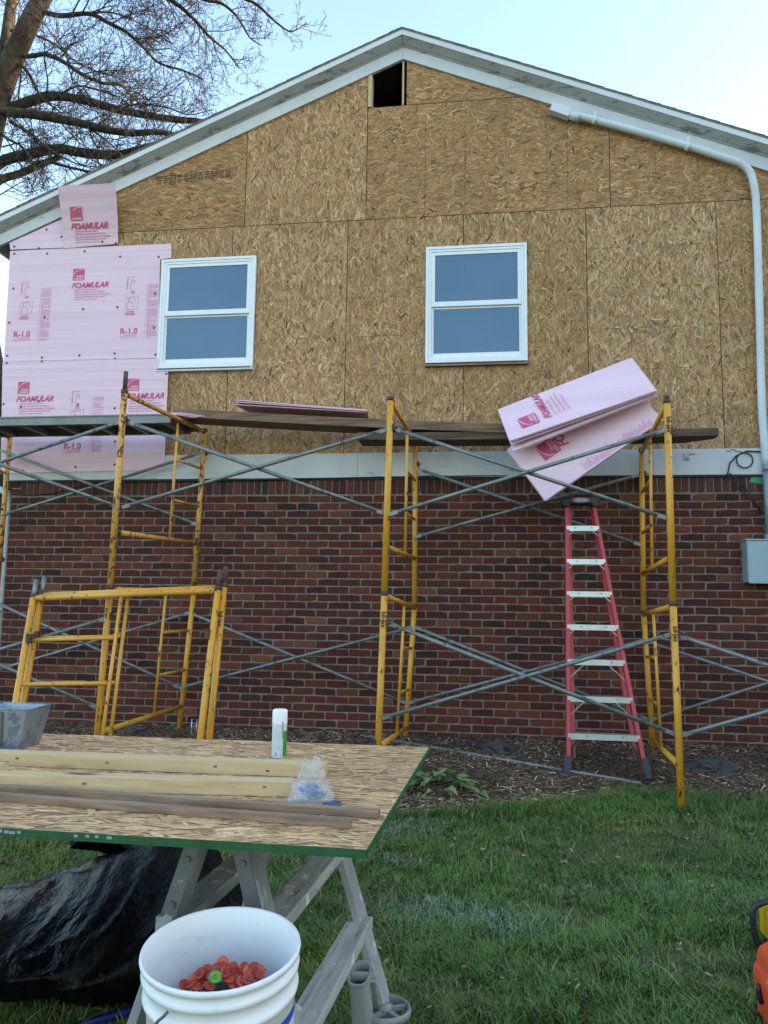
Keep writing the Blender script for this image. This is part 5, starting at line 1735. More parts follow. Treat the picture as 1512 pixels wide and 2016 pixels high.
    for a, b in (((-tw, -dp), (tw, -dp)), ((tw, -dp), (tw, dp)), ((tw, dp), (-tw, dp)), ((-tw, dp), (-tw, -dp))):
        m.tube([p + V3(a[0], a[1], hh), p + V3(b[0], b[1], hh)], .0028, 6)
    m.build('rim', MAT['sheet_metal'], root)
    x = 0.0
    m = MB(); m.beam(p + V3(-.01, -dp * .82 - .002, .012), p + V3(-.004, -dp * 1.0 - .003, hh * .93), .03, .008, (0, -1, 0)); m.tube([p + V3(-.004, -dp * .96 - .012, hh * .74), p + V3(-.004, -dp * .96, hh * .74)], .006, 8)
    m.build('bracket', MAT['steel'], root, bevel=.003)
    # small dark item and tray edge behind the bin
    q = GZ(8, 1390, ZT + .02)
build_on_table()

def build_sawhorse():
    """local frame: x across, y along (0 near end .. .66 far end), z up"""
    root = thing('sawhorse', 'grey paint-spattered sawhorse under the right part of the table', 'sawhorse', (0, 0, 0), 'sawhorses under the strand board table')
    H = ZT - .019
    LY = .66
    top_w = .045
    def lx(side, z): return side * (top_w + (H - z) * .31)
    leg = {}
    for y, yo in ((0, -.05), (LY, .05)):
        for sd in (-1, 1):
            a = V3(lx(sd, .012), y + yo * 1.0, .012); b = V3(lx(sd, H - .012), y, H - .012)
            m = MB(); m.beam(a, b, .022, .092, (0, 1, 0))
            lg = m.build('leg', MAT['leg_grey'], root, bevel=.003)
            d = (a - b).normalized(); o = V3(0, -.048, 0) if y == 0 else V3(0, .048, 0)
            # steel strap bracket with a bolt at the top
            sx = V3(sd * .0, 0, 0)
            n = V3(0, -1 if y == 0 else 1, 0)
            s0, s1 = b + d * .03 + n * .0485, b + d * .19 + n * .0485
            m = MB(); m.beam(s0, s1, .004, .036, V3(1, 0, 0).cross(d) if False else d.cross(n))
            for t in (.2, .85):
                q = s0.lerp(s1, t); m.tube([q + n * .001, q + n * .008], .008, 8)
            m.build('bracket', MAT['steel'], lg)
    for z, nm in ((.635, 'upper_stretcher'), (.405, 'lower_stretcher')):
        for sd in (-1, 1):
            if z < .5 and sd < 0: continue
            x = lx(sd, z) - sd * .002
            m = MB(); m.beam(V3(x - sd * .0, -.035, z), V3(x, LY + .035, z), .072, .034, (sd * -.0, 0, 1))
            m.build(nm, MAT['horse'], root, bevel=.003)
    m = MB(); m.span((-.034, .07, H - .075), (.034, LY - .07, H)); m.build('top_beam', MAT['horse'], root, bevel=.003)
    return root
def place_sawhorses():
    s = build_sawhorse()
    s.location = (-.625, -5.80, ground_z(-.6, -5.5) * 0)
    s.rotation_euler = (0, 0, R(-3))
    dup(s, (-1.70, -5.60, 0), R(24), 'grey sawhorse at the left picture edge beside the black bag')
place_sawhorses()

# ------------------------------------------------------------------ bucket of cap nails
def build_bucket():
    zr = .715
    c = GZ(436, 1862, zr)
    d = (c - CAM).dot(CF)
    r = 157.5 / FPX * d * .985
    k = r / .150
    H = .37 * k
    TILT = R(7.3)
    base = V3(c.x, c.y + H * math.sin(TILT), zr - H * math.cos(TILT))
    root = thing('bucket', 'white plastic bucket in the foreground holding red cap nails', 'bucket', base)
    pr = [(0, .0), (.128, .0), (.131, .004), (.1365, .20), (.1385, .288), (.1450, .292), (.1460, .297), (.1450, .302), (.1395, .306), (.1402, .328), (.1470, .332), (.1480, .337), (.1470, .342), (.1415, .346), (.1425, .356), (.149, .359), (.1505, .365), (.1495, .370), (.1455, .371), (.1425, .362), (.1400, .349), (.1372, .340), (.1375, .316), (.1352, .304), (.1348, .20), (.130, .006), (0, .006)]
    MB().lathe([(a * k, b * k) for a, b in pr], base, 64).build('body', MAT['bucket'], root)
    MB().lathe([(.1382 * k, .247 * k), (.1386 * k, .264 * k)], base, 20, a0=R(-128), a1=R(24)).build('blue_stripe', MAT['blue'], root)
    for z0, z1 in ((.06, .11), (.13, .135)):
        MB().lathe([(.1336 * k + (z0 - .02) * .02, z0 * k), (.1336 * k + (z1 - .02) * .02, z1 * k)], base, 16, a0=R(-110), a1=R(-30)).build('blue_print', MAT['blue'], root)
    for a0, a1, z0, z1 in ((38, 52, .235, .275), (172, 180, .225, .26)):  # outside label's shadow through the plastic, as grey patches on the inner wall
        MB().lathe([(.1354 * k, z0 * k), (.1362 * k, z1 * k)], base, 6, a0=R(a0), a1=R(a1)).build('label_shadow', MAT['stand'], root)
    inv = Matrix.Rotation(-TILT, 3, 'X')
    hp = [base + inv @ (CAM + ray(x, y) * 1.40 - base) for x, y in ((330, 1992), (322, 2001), (311, 2010), (303, 2022), (300, 2060), (330, 2120))]
    m = MB(); m.tube(hp, .0030, 7)
    m.build('handle', MAT['steel'], root)
    # heap of nail shanks filling the bucket
    top = base.z + .255 * k
    m = MB()
    hp = base + V3(.0, .035, .0)
    for j in range(900):
        a = random.uniform(0, 6.283); rr = .120 * k * math.sqrt(random.random())
        x, y = rr * math.cos(a), rr * math.sin(a)
        zz = top - .045 + .055 * math.exp(-((x - .01) ** 2 + (y - .05) ** 2) / .004) + random.uniform(-.012, .008)
        dirv = V3(random.gauss(0, 1), random.gauss(0, 1), random.gauss(0, .5)).normalized() * .018
        q = base + Matrix.Rotation(TILT, 3, 'X') @ V3(x, y, zz - base.z)
        qa, qb = q - dirv, q + dirv
        ok = all(math.hypot(p.x - base.x, p.y - base.y) < .130 * k for p in (qa, qb))
        if ok: m.tube([qa, qb], .0014, 4, False)
    m.lathe([(0, top - base.z - .028), (.06, top - base.z - .045), (.1285 * k, top - base.z - .062)], base, 24, Matrix.Rotation(TILT, 3, 'X'))
    o = m.build('nail_heap', MAT['steel']); o['kind'] = 'stuff'; 
    # caps on top
    def cap_mesh(mat):
        m = MB()
        m.lathe([(0, .0012), (.0016, .0012), (.0018, .004), (.0042, .0042), (.0050, .0012), (.0112, .0008), (.0120, .0018), (.0126, .0006), (.0120, -.0006), (0, -.0006)], (0, 0, 0), 20)
        m.tube([(0, 0, -.001), (0, 0, -.034)], .0016, 5)
        m.sm = [False] * len(m.sm)
        return m
    red = None; spots = []
    def cap(px, py, z, col, label, grp, rot):
        m = cap_mesh(None)
        q = GZ(px, py, z)
        o = m.build('cap_nail', MAT[col])
        o.location = q; o.rotation_euler = rot
        tag(o, label, 'cap nail', grp)
    R_ = [(438, 1898, .655, (1.1, .2, 0)), (428, 1910, .65, (.95, -.3, .4)), (441, 1913, .648, (.9, .25, 1)), (453, 1908, .645, (1.2, .5, .6)), (400, 1917, .635, (.4, -.6, .3)), (412, 1912, .64, (.8, -.5, 0)),
          (420, 1918, .638, (.5, .1, .9)), (462, 1919, .632, (.9, .6, .2)), (446, 1925, .632, (.3, .3, .4)), (430, 1928, .628, (.6, -.2, .3)), (391, 1926, .626, (.5, -.3, .1)), (404, 1932, .622, (.35, .1, .5)),
          (398, 1939, .618, (.25, -.1, .2)), (416, 1938, .618, (.4, .3, .8)), (468, 1930, .626, (.6, .7, .1)), (484, 1900, .648, (.7, -.4, .2)), (489, 1908, .644, (1.15, .25, .1)), (497, 1913, .640, (1.1, .15, -.2)), (479, 1912, .64, (1.0, -.2, .7)),
          (472, 1908, .643, (.8, .9, .4)), (384, 1934, .620, (.3, -.4, .3)), (455, 1934, .622, (.5, .2, .5)), (440, 1938, .619, (.3, 0, 0)), (478, 1925, .630, (.8, -.5, .9)), (376, 1938, .617, (.5, .5, .5)), (489, 1922, .630, (.7, .2, .6))]
    R_ = [(433 + (x - 433) * 1.22, 1917 + (y - 1917) * 1.12, z, (rt[0] * 1.15, rt[1], rt[2])) for i, (x, y, z, rt) in enumerate(R_) if i not in (6, 9, 22, 15)]
    for i, (x, y, z, rt) in enumerate(R_):
        cap(x, y, z + .002, 'red_cap', 'orange-red plastic cap nail in the heap inside the white bucket', 'orange-red cap nails in the bucket', rt)
    cap(424, 1923, .648, 'green_cap', 'bright green plastic cap nail lying flat among the red ones', 'green cap nails in the bucket', (.75, .05, .2))
    cap(392, 1934, .620, 'green_cap', 'green cap nail seen edge on at the left of the red heap', 'green cap nails in the bucket', (1.25, -.3, -.6))
    root.rotation_euler = (TILT, 0, 0)
    # low paint-spattered stool under the bucket
    st = thing('step_stool', 'grey paint-spattered stool under the white bucket', 'stool', (base.x, base.y, 0))
    zt = base.z - .0005
    rt = Matrix.Rotation(TILT, 3, 'X')
    MB().box(V3(base.x, base.y, zt) + rt @ V3(0, 0, -.0145), (.36, .34, .028), rt).build('seat', MAT['horse'], st, bevel=.004)
    for sx in (-1, 1):
        for sy in (-1, 1):
            MB().beam(V3(base.x + sx * .16, base.y + sy * .13, zt - .031 + sy * .13 * math.sin(TILT)), V3(base.x + sx * .21, base.y + sy * .165, .0), .03, .05, (0, 1, 0)).build('leg', MAT['leg_grey'], st, bevel=.003)
        MB().beam(V3(base.x + sx * .185, base.y - .145, zt * .45), V3(base.x + sx * .185, base.y + .145, zt * .45), .02, .035).build('rail', MAT['leg_grey'], st)
build_bucket()

# ------------------------------------------------------------------ rubbish bag, pole, plastic stand, tools
def build_bag():
    c = V3(-1.50, -4.66, 0)
    root = thing('rubbish_bag', 'full black rubbish bag slumped on the grass under the table', 'rubbish bag', c)
    n, k = 120, 72
    vs, fs = [], []
    for j in range(k + 1):
        v = j / k
        ph = v * math.pi
        for i in range(n):
            th = 2 * math.pi * i / n
            x = math.sin(ph) * math.cos(th); y = math.sin(ph) * math.sin(th); z = math.cos(ph)
            # sloping mound: high at the right rear under the knot, running down to the left front
            hgt = max(.08, .23 + .20 * x + .08 * y)
            zz = .125 + z * (hgt if z > 0 else .125)
            big = mnoise.noise((x * 1.3 + 3, y * 1.3, z * 1.3)) * .10
            rd = 0
            u = x * .75 - z * .5 + y * .35; w = x * .5 + z * .9
            for (fx, am, fu, fw) in ((0, .030, 6.0, 1.3), (3, .014, 13, 2.2), (7, .006, 25, 4)):
                q = mnoise.noise((u * fu * .5 + fx, w * fw * .5, y * fw * .4 + fx))
                rd += am * (1 - abs(q) * 3.0)
            s = 1 + big + rd * .8
            vs.append(c + V3(x * .60 * s, y * .46 * s, max(.004, zz * (1 + big * .7) + rd * .75)))
    for j in range(k):
        for i in range(n):
            i2 = (i + 1) % n
            fs.append((j * n + i, j * n + i2, (j + 1) * n + i2, (j + 1) * n + i))
    m = MB(); m.add(vs, fs, None, True)
    m.build('body', MAT['bag'], root)
    # gathered neck with loose flaps
    q = GZ(290, 1690, .40)
    tip = W(262, 1692, -4.42)
    m = MB(); n2 = 26
    vs, fs = [], []
    prof = [(.10, -.07), (.055, .0), (.05, .025), (.10, .06), (.165, .085), (.21, .08)]
    for (rr, z) in prof:
        for i in range(n2):
            a = 2 * math.pi * i / n2
            w = 1 + .4 * mnoise.noise((math.cos(a) * 3, math.sin(a) * 3, z * 9)) + .16 * math.sin(a * 7)
            vs.append(tip + V3(rr * w * math.cos(a) * 1.25, rr * w * math.sin(a) * .6, z + .05 * math.sin(a * 3 + 1) * (rr > .09)))
    for j in range(len(prof) - 1):
        for i in range(n2):
            i2 = (i + 1) % n2
            fs.append((j * n2 + i, j * n2 + i2, (j + 1) * n2 + i2, (j + 1) * n2 + i))
    m.add(vs, fs, None, True)
    o = m.build('neck', MAT['bag'], root)
    sol = o.modifiers.new('solid', 'SOLIDIFY'); sol.thickness = .0012
    # blue pole lying in the grass
    a, b = GZ(60, 2050, .035), GZ(345, 1962, .045)
    a = a - (b - a) * 1.4
    m = MB(); m.tube([a, b], .0145, 12)
    tag(m.build('blue_pole', MAT['blue_pole']), 'dark blue pole lying on the grass behind the white bucket', 'pole')
build_bag()

def build_stand():
    D = lambda x, y, d: CAM + ray(x, y) * d
    cr = D(757, 1995, 2.38)
    root = thing('plastic_stand', 'dusty grey plastic stand with twin sockets and a spoked round flange', 'stand', (cr.x, cr.y, 0))
    rr = .080
    MB().lathe([(rr * .86, .0), (rr, .0), (rr, .016), (rr * .95, .022), (rr * .86, .018), (rr * .86, .0)], (cr.x, cr.y, cr.z), 40).build('ring', MAT['stand'], root)
    for k in range(5):
        a = k * 2 * math.pi / 5 + .5
        m = MB(); m.beam(V3(cr.x + .018 * math.cos(a), cr.y + .018 * math.sin(a), cr.z + .009), V3(cr.x + rr * .89 * math.cos(a), cr.y + rr * .89 * math.sin(a), cr.z + .009), .014, .012)
        m.build('spoke', MAT['stand'], root)
    gz = ground_z(cr.x, cr.y)
    MB().lathe([(.0, gz - .005), (.07, gz - .005), (.072, gz + .012), (.026, gz + .03), (.020, cr.z), (.020, cr.z + .024), (0, cr.z + .026)], (cr.x, cr.y, 0), 24).build('foot', MAT['stand'], root)
    base = D(716, 2040, 2.33); top = D(709, 1923, 2.32)
    ax = (top - base).normalized()
    sx = V3(1, 0, 0) - ax * ax.x; sx.normalize(); sy = ax.cross(sx)
    n = 28
    def oval(cc, a, b, t):
        out = []
        for i in range(n):
            th = 2 * math.pi * i / n
            e = .75
            x = a * math.copysign(abs(math.cos(th)) ** e, math.cos(th)); y = b * math.copysign(abs(math.sin(th)) ** e, math.sin(th))
            out.append(cc + sx * (x * t) + sy * (y * t))
        return out
    vs = oval(base, .032, .032, 1) + oval(base.lerp(top, .6), .029, .044, 1) + oval(top, .030, .056, 1.0) + oval(top + ax * .012, .033, .060, 1.0) + oval(top + ax * .012, .030, .056, .90) + oval(base.lerp(top, .5), .029, .044, .85)
    fs = []
    for j in range(5):
        for i in range(n):
            i2 = (i + 1) % n
            fs.append((j * n + i, j * n + i2, (j + 1) * n + i2, (j + 1) * n + i))
    fs.append(tuple(range(n)))
    m = MB(); m.add(vs, fs, None, False)
    m.build('socket', MAT['stand'], root)
    m = MB(); m.beam(top + ax * .002 - sx * .026, top + ax * .002 + sx * .026, .010, .022, ax); m.build('divider', MAT['stand'], root)
    m = MB(); m.beam(top + sx * .032 - ax * .01, V3(cr.x - .03, cr.y, cr.z + .01), .028, .010, (0, 1, 0)); m.build('rib', MAT['stand'], root, bevel=.002)
build_stand()

def build_tools():
    # yellow and black power tool with a tubular carrying handle
    p = GZ(1530, 1880, 0)
    d = (p - CAM).dot(CF); s = d / FPX
    root = thing('jobsite_radio', 'yellow and black jobsite machine with a thick black tube handle', 'power tool', (p.x + .1, p.y, 0))
    Y = p.y
    P = lambda x, y: W(x, y, Y)
    pts = [P(1560, 1778), P(1530, 1772), P(1506, 1776), P(1488, 1783), P(1482, 1792), P(1481.5, 1800), P(1484, 1830), P(1489, 1852), P(1496, 1862), P(1512, 1868), P(1560, 1884)]
    MB().tube(pts, 6.3 * s, 12).build('tube_handle', MAT['black_pl'], root)
    m = MB(); a = P(1506, 1800); b = P(1509, 1856)
    zlo = .02
    m.span((a.x, Y - .075, P(1510, 1852).z), (a.x + .26, Y + .09, P(1510, 1787).z)); m.build('housing', MAT['tool_yellow'], root, bevel=.018)
    m = MB(); m.span((a.x + .006, Y - .09, P(1510, 1845).z), (a.x + .24, Y - .0755, P(1510, 1806).z)); m.build('panel', MAT['black_pl'], root, bevel=.004)
    m = MB(); m.span((a.x + .012, Y - .09, .0), (a.x + .27, Y + .10, P(1510, 1852).z - .001)); m.build('base', MAT['black_pl'], root, bevel=.02)
    for k in range(3):
        z = P(1510, 1838 - 11 * k).z
        MB().span((a.x + .02, Y - .094, z - .006), (a.x + .22, Y - .0905, z + .004)).build('grille_bar', MAT['tool_yellow'], root)
    # orange machine lower right
    p = GZ(1520, 2040, 0)
    Y = p.y + .06; s = ((p - CAM).dot(CF)) / FPX
    P = lambda x, y: W(x, y, Y)
    root = thing('orange_machine', 'orange plastic cased garden tool at the lower right corner', 'power tool', (p.x + .1, Y, 0))
    prof = [P(1509, 1903), P(1505, 1912), P(1504, 1930), P(1497, 1942), P(1496, 1955), P(1499, 1975), P(1503, 1995), P(1506, 2016), P(1508, 2040), P(1600, 2040), P(1640, 1950), P(1600, 1895), P(1540, 1885)]
    zmin = min(q.z for q in prof)
    m = MB(); m.prism([V3(q.x, Y - .07, q.z - min(0, zmin - .008)) for q in prof], (0, .15, 0)); m.build('casing', MAT['orange'], root, bevel=.012)
    m = MB(); m.prism([V3(q.x, Y - .05, q.z) for q in (P(1494, 1925), P(1504, 1921), P(1504, 1940), P(1497, 1941))], (0, .1, 0)); m.build('lever', MAT['orange'], root, bevel=.003)
    m = MB(); m.tube([P(1495, 1938), P(1493, 1950), P(1495, 1962), P(1500, 1975)], .009, 8); m.build('trigger_guard', MAT['black_pl'], root)
    m = MB(); m.prism([V3(q.x, Y - .0745, q.z) for q in (P(1520, 1930), P(1590, 1925), P(1590, 1960), P(1520, 1965))], (0, .004, 0)); m.build('vent_panel', MAT['black_pl'], root)
build_tools()

# ------------------------------------------------------------------ small things on the mulch bed
def build_bed_things():
    # wilted green plant with broad leaves
    c = GG(858, 1556, .0)
    root = thing('wilted_plant', 'wilted leafy green plant lying on the mulch beside the table corner', 'plant', c)
    meshes = []
    for k in range(4):
        m = MB(); n = 7; vs, fs = [], []
        L, w = 1.0, random.uniform(.26, .36)
        col = [(.12, .19, .06), (.16, .23, .085), (.10, .17, .06), (.21, .25, .11)][k] + (1,)
        for i in range(n + 1):
            t = i / n
            ww = w * math.sin(math.pi * min(1, t ** .75 * .96 + .03)) * .5
            z = .42 * math.sin(t * 2.2) - .22 * t * t
            fold = .25 * ww
            for x, dz in ((-ww, fold), (0, 0), (ww, fold)):
                vs.append((x, t * L, z + dz + .03 * math.sin(t * 9 + x * 8)))
        for i in range(n):
            for j in range(2):
                a = i * 3 + j
                fs.append((a, a + 1, a + 4, a + 3))
        m.add(vs, fs, col, True)
        me = bpy.data.meshes.new('leaf'); me.from_pydata(m.v, [], m.f); me.polygons.foreach_set('use_smooth', m.sm)
        ca = me.color_attributes.new('col', 'FLOAT_COLOR', 'POINT'); ca.data.foreach_set('color', np.array(m.c, dtype=np.float32).ravel())
        me.materials.append(MAT['leaf']); meshes.append(me)
    rnd = random.Random(5)
    for i in range(80):
        o = bpy.data.objects.new('leaf', meshes[i % 4]); COL.objects.link(o); o.parent = root
        a = rnd.uniform(0, 6.28); rr = rnd.uniform(0, 1) ** .6
        x, y = .23 * rr * math.cos(a) + (.10 if i % 5 == 0 else 0), .13 * rr * math.sin(a)
        o.location = (x, y, ground_z(c.x + x, c.y + y) - c.z + .02 + .11 * (1 - rr))
        s = rnd.uniform(.10, .17)
        o.scale = (s, s, s * .8)
        o.rotation_euler = (rnd.uniform(-.5, .15), rnd.uniform(-.6, .6), a - 1.57 + rnd.uniform(-.8, .8))
    m = MB(); q = GG(905, 1532, .10)
    m.lathe([(0, .006), (.014, .004), (.02, 0), (.012, -.002), (0, -.002)], q, 9)
    tag(m.build('yellow_leaf', plain('yellow_leaf', (.55, .36, .03), .6)), 'small yellow leaf lying on the wilted green plant', 'leaf')
    # crumpled landscape fabric and stones
    def lump(name, label, cat, px, py, z, sx, sy, sz, m_, seed):
        c = GG(px, py, 0); n, k = 26, 14
        vs, fs = [], []
        for j in range(k + 1):
            ph = math.pi * j / k
            for i in range(n):
                th = 2 * math.pi * i / n
                d = V3(math.sin(ph) * math.cos(th), math.sin(ph) * math.sin(th), math.cos(ph))
                s = 1 + .55 * mnoise.noise(d * 1.7 + V3(seed, 0, 0)) + .3 * mnoise.noise(d * 4 + V3(seed, 3, 0))
                x, y = d.x * sx * s, d.y * sy * s
                vs.append((c.x + x, c.y + y, max(ground_z(c.x + x, c.y + y) - .01, ground_z(c.x, c.y) + d.z * sz * s)))
        for j in range(k):
            for i in range(n):
                i2 = (i + 1) % n
                fs.append((j * n + i, j * n + i2, (j + 1) * n + i2, (j + 1) * n + i))
        mb = MB(); mb.add(vs, fs, None, False)
        tag(mb.build(name, m_), label, cat)
    lump('landscape_fabric', 'dark crumpled landscape fabric on the mulch between middle tower and ladder', 'fabric', 985, 1478, .10, .17, .14, .07, MAT['fabric'], 1)
    lump('landscape_fabric', 'dark torn landscape fabric on the bed right of the right scaffold post', 'fabric', 1405, 1515, .10, .20, .13, .08, MAT['fabric'], 5)
    lump('landscape_fabric', 'small black scrap of landscape fabric at the foot of the wall behind the left tower', 'fabric', 270, 1440, .17, .16, .08, .05, MAT['fabric'], 9)
    lump('stone', 'pale pebble on the mulch left of the ladder', 'stone', 1013, 1492, .10, .022, .016, .014, MAT['stone'], 2)
    # bent wire stake by the left tower
    a = [W(375, 1458, -.30), W(378, 1416, -.30), W(388, 1416, -.30), W(386, 1455, -.30)]
    a[0].z = ground_z(a[0].x, -.3) - .02; a[3].z = a[0].z
    tag(MB().tube(a, .006, 6).build('wire_stake', MAT['alu']), 'small bent wire stake in the mulch right of the left tower', 'stake')
build_bed_things()

# ------------------------------------------------------------------ trees
def smooth_path(pts, sub=4):
    P = []
    for i in range(len(pts) - 1):
        p0, p1, p2, p3 = pts[max(i - 1, 0)], pts[i], pts[i + 1], pts[min(i + 2, len(pts) - 1)]
        for k in range(sub):
            t = k / sub
            P.append(.5 * ((2 * p1) + (p2 - p0) * t + (2 * p0 - 5 * p1 + 4 * p2 - p3) * t * t + (3 * p1 - p0 - 3 * p2 + p3) * t ** 3))
    P.append(pts[-1].copy())
    return P
def twigs(mb, path, radii, rnd, depth, length, spacing, start=.15, up=.25, maxd=3, cnt=None, sag=0.0):
    """side shoots along a branch, recursive"""
    seg = 0.0
    tot = sum((path[i + 1] - path[i]).length for i in range(len(path) - 1))
    acc = 0.0; nxt = tot * start + rnd.uniform(0, spacing)
    side = 1
    for i in range(len(path) - 1):
        L = (path[i + 1] - path[i]).length
        while nxt < acc + L:
            t = (nxt - acc) / L
            p = path[i].lerp(path[i + 1], t); d = (path[i + 1] - path[i]).normalized()
            r0 = radii[i] * (1 - t) + radii[i + 1] * t
            f = nxt / tot
            q = V3(rnd.gauss(0, 1), rnd.gauss(0, .8), rnd.gauss(0, 1)); q = q - d * q.dot(d)
            if q.length < 1e-4: q = V3(0, 0, 1)
            q.normalize()
            nd = (d * rnd.uniform(.35, .95) + q * rnd.uniform(.55, 1.0) + V3(0, 0, up * rnd.uniform(-.4, 1.3))).normalized()
            ln = length * rnd.uniform(.45, 1.15) * (1.05 - .55 * f)
            rr = min(r0 * .6, .0075 * ln + .0026)
            n = 5 if depth < maxd else 4
            pts = [p.copy()]; rs = [rr]
            cur = nd.copy()
            for k in range(n):
                cur = (cur + V3(rnd.gauss(0, .19), rnd.gauss(0, .19), rnd.gauss(0, .17) + .05 * up - sag)).normalized()
                pts.append(pts[-1] + cur * (ln / n)); rs.append(rr * (1 - (k + 1) / n * .78))
            mb.tube(pts, [max(x, .0030) for x in rs], 5 if depth == 0 else 4 if depth == 1 else 3, False)
            if depth < maxd:
                twigs(mb, pts, rs, rnd, depth + 1, ln * .52, spacing * .62, .18, up, maxd, sag=sag)
            nxt += spacing * rnd.uniform(.5, 1.5)
        acc += L
def build_tree():
    Y = 3.2
    base = W(4, 1405, Y)
    base.z = -.05; base.x -= .05
    root = thing('bare_tree', 'big bare mossy tree standing behind the left side of the house', 'tree', base)
    def limb(name, px, r0, r1, dy=0.0, m='bark', n=10, sp=None, first=None, tw=None):
        k = len(px)
        pts = [W(x, y, Y + dy * i / max(1, k - 1)) for i, (x, y) in enumerate(px)]
        if first is not None: pts[0] = first
        P = smooth_path(pts)
        rr = [.85 * (r0 + (r1 - r0) * (i / (len(P) - 1))) for i in range(len(P))]
        rr = [r * (1 + .10 * mnoise.noise((p.x * 2.3, p.z * 2.3, 4))) for r, p in zip(rr, P)]
        mb = MB(); mb.tube(P, rr, n)
        mb.build(name, MAT[m], root)
        return P, rr
    tp = [W(4, 1430, Y), W(8, 1250, Y), W(6, 1000, Y), W(-22, 760, Y), W(-50, 560, Y), W(-42, 390, Y), W(-8, 210, Y), W(28, 110, Y), W(78, 5, Y), W(140, -110, Y), W(185, -260, Y)]
    tp[0].z = -.1
    P = smooth_path(tp)
    rr = [.36 - .26 * (i / (len(P) - 1)) ** .8 for i in range(len(P))]
    MB().tube(P, rr, 16).build('trunk', MAT['bark'], root)
    rnd = random.Random(11)
    tw = MB()
    L = []
    L.append((limb('limb', [(-45, 430), (-35, 340), (-14, 250), (6, 150), (14, 70), (30, -40), (60, -200)], .17, .08, .5), .9, .28))
    L.append((limb('limb', [(-45, 300), (-20, 232), (25, 213), (66, 197), (107, 189), (164, 197), (230, 215), (295, 228), (353, 236), (398, 240), (450, 262)], .115, .045, .5), .85, .19))
    L.append((limb('limb', [(-45, 320), (-10, 230), (41, 223), (94, 230), (156, 242), (213, 256), (262, 262), (312, 260), (350, 270), (400, 300)], .10, .04, -.4), .85, .20))
    L.append((limb('limb', [(-50, 420), (-10, 328), (61, 303), (115, 293), (164, 301), (230, 305), (287, 291), (322, 287), (380, 310)], .11, .06, .3), .75, .20))
    L.append((limb('limb', [(-50, 430), (-10, 362), (41, 341), (85, 322), (120, 308)], .09, .055, .2), .6, .20))
    L.append((limb('limb', [(70, 20), (90, 25), (123, 31), (176, 27), (213, 45), (246, 61), (279, 90), (312, 123), (361, 139), (400, 156)], .055, .012, .3), .7, .14))
    L.append((limb('limb', [(35, 100), (53, 111), (90, 107), (127, 123), (164, 148), (205, 164), (238, 168), (262, 193), (287, 213)], .05, .014, -.3), .7, .14))
    L.append((limb('limb', [(150, -120), (235, -55), (312, -14), (353, 12), (385, 41), (414, 74), (443, 98), (471, 135)], .06, .010, .2), .65, .14))
    L.append((limb('limb', [(160, -150), (290, -60), (394, -4), (435, 6), (467, 33), (492, 74), (517, 90)], .05, .008, .5), .55, .15))
    L.append((limb('limb', [(180, -240), (340, -90), (459, -14), (504, 8), (545, 45), (574, 62), (604, 45)], .045, .006, 0), .5, .16))
    L.append((limb('limb', [(36, 122), (60, 150), (80, 190), (110, 215)], .035, .01, -.2), .5, .15))
    for px, r0, dy in (([(95, 318), (140, 330), (200, 345), (240, 372), (262, 395)], .03, .1), ([(110, 192), (150, 170), (196, 178), (240, 195), (280, 232)], .026, -.5), ([(20, 240), (60, 262), (95, 292), (150, 322), (205, 330)], .032, -.6), ([(156, 243), (190, 262), (225, 290), (260, 330)], .022, -.3), ([(230, 215), (275, 205), (330, 212), (372, 226), (420, 215)], .022, .2), ([(20, 60), (60, 66), (110, 88), (150, 122), (190, 128)], .03, .7), ([(176, 28), (215, 24), (262, 40), (310, 66), (345, 92)], .02, .5), ([(-20, 232), (10, 270), (45, 290), (70, 335), (60, 380)], .03, -.7)):
        L.append((limb('limb', px, r0, .007, dy, n=7), .55, .16))
    for (path, rad), ln, sp in L:
        twigs(tw, path, rad, rnd, 0, ln * 2.0, sp * .72, .16, .22, 2)
    # hanging outer shoots low at the left
    tw.build('twigs', MAT['twig'], root)
    # second tree farther off, fine brown twigs at the left edge
    Y2 = 9.0
    b2 = W(-60, 1100, Y2); b2.z = 0
    root2 = thing('bare_tree', 'farther bare brown tree showing fine twigs at the left edge', 'tree', b2)
    rnd = random.Random(3)
    mb = MB(); t2 = [V3(b2.x, Y2, -.1), V3(b2.x + .1, Y2, 2.0), V3(b2.x - .1, Y2, 4.0), V3(b2.x + .1, Y2, 6.0), V3(b2.x, Y2, 7.4)]
    P = smooth_path(t2); rr = [.16 - .13 * i / (len(P) - 1) for i in range(len(P))]
    mb.tube(P, rr, 9); mb.build('trunk', MAT['bark'], root2)
    mb = MB(); twigs(mb, P, rr, rnd, 0, 2.1, .17, .18, .5, 2)
    mb.build('twigs', MAT['twig_far'], root2)
    # leafy shrubs in the gap left of the wall
    def shrub(label, c, rx, rz, n, seed):
        rnd = np.random.default_rng(seed)
        root = thing('shrub', label, 'shrub', c)
        m = MB(); m.tube([V3(c.x, c.y, -.05), V3(c.x + .05, c.y, rz * .6)], .04, 6); m.build('stem', MAT['bark'], root)
        d = rnd.normal(0, 1, (n, 3)); d /= np.linalg.norm(d, axis=1)[:, None]
        rad = rnd.random(n) ** .45 * (0.75 + .5 * vnoise(d[:, 0] * 2 + 5, d[:, 2] * 2, 2, seed))
        P = d * rad[:, None] * np.array([rx, rx, rz * .55]) + np.array([c.x, c.y, rz * .58])
        P = P[P[:, 2] > .05]; n = len(P)
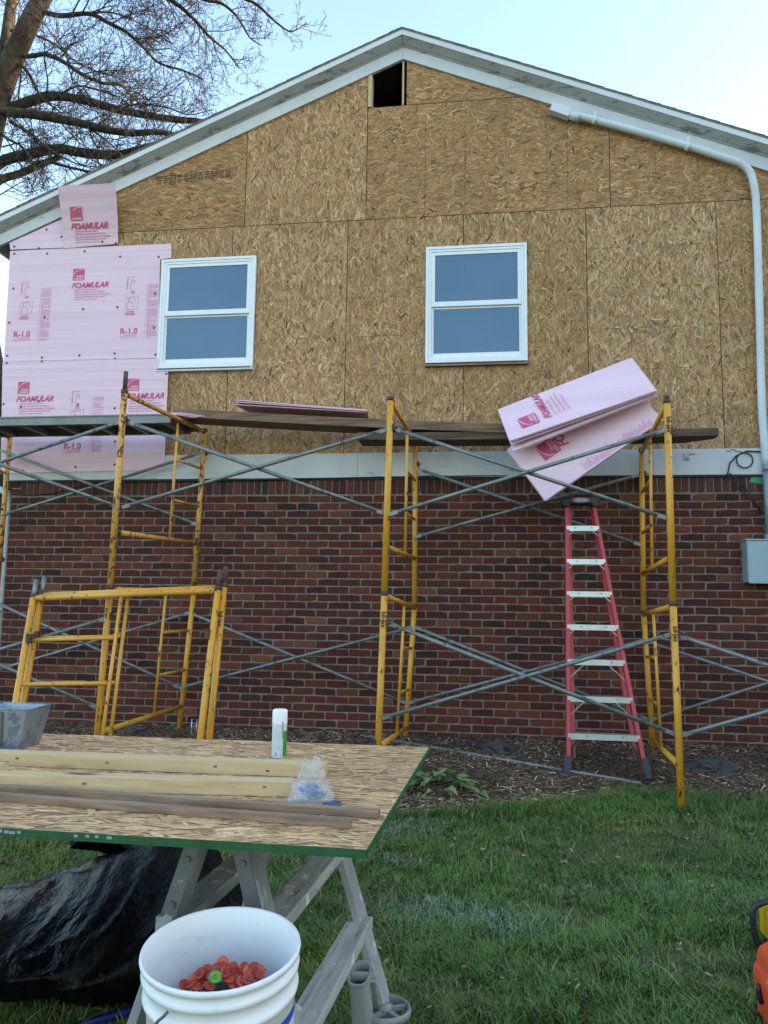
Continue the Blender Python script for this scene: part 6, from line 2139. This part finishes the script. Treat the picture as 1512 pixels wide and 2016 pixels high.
        a = rnd.normal(0, 1, (n, 3)); a /= np.linalg.norm(a, axis=1)[:, None]
        b = np.cross(a, rnd.normal(0, 1, (n, 3))); b /= np.linalg.norm(b, axis=1)[:, None]
        s = rnd.uniform(.02, .05, (n, 1))
        V = np.stack([P + a * s, P + b * s * .5, P - a * s, P - b * s * .5], 1).reshape(-1, 3)
        F = np.arange(n * 4).reshape(-1, 4)
        h = rnd.random((n, 1))
        C = np.ones((n, 4, 4)); C[:, :, :3] = (np.array([.04, .07, .02]) * (1 - h) + np.array([.10, .15, .035]) * h)[:, None, :]
        link('crown', mesh_np('crown', V, [F], C.reshape(-1, 4), MAT['leaf']), root)
    c = W(0, 1260, 5.2); shrub('green leafy shrub in the gap at the left house corner', V3(c.x - .4, 5.2, 0), .9, 2.1, 5000, 1)
    c = W(-40, 1260, 8); shrub('darker shrub farther back in the gap at the left house corner', V3(c.x - .2, 8.5, 0), 1.3, 2.6, 5000, 2)
build_tree()

def build_far_woods():
    """far wood beyond the yards: one mass of leaf clumps"""
    n = 26000
    X = RNG.uniform(-75, 95, n); Yv = RNG.uniform(58, 72, n)
    top = 5 + 6 * vnoise(X, X * 0, .12, 5) + 3 * vnoise(X, X * 0, .5, 6)
    Z = top * RNG.random(n) ** .8
    P = np.stack([X, Yv, Z], -1)
    a = RNG.normal(0, 1, (n, 3)); a /= np.linalg.norm(a, axis=1)[:, None]
    b = np.cross(a, RNG.normal(0, 1, (n, 3))); b /= np.linalg.norm(b, axis=1)[:, None]
    s_ = RNG.uniform(.25, .6, (n, 1))
    V = np.stack([P + a * s_, P + b * s_ * .6, P - a * s_, P - b * s_ * .6], 1).reshape(-1, 3)
    h = RNG.random((n, 1))
    C = np.ones((n, 4, 4)); C[:, :, :3] = (np.array([.045, .05, .028]) * (1 - h) + np.array([.10, .095, .05]) * h)[:, None, :]
    o = link('far_woods', mesh_np('far_woods', V, [np.arange(n * 4).reshape(-1, 4)], C.reshape(-1, 4), MAT['leaf'])); o['kind'] = 'stuff'
build_far_woods()
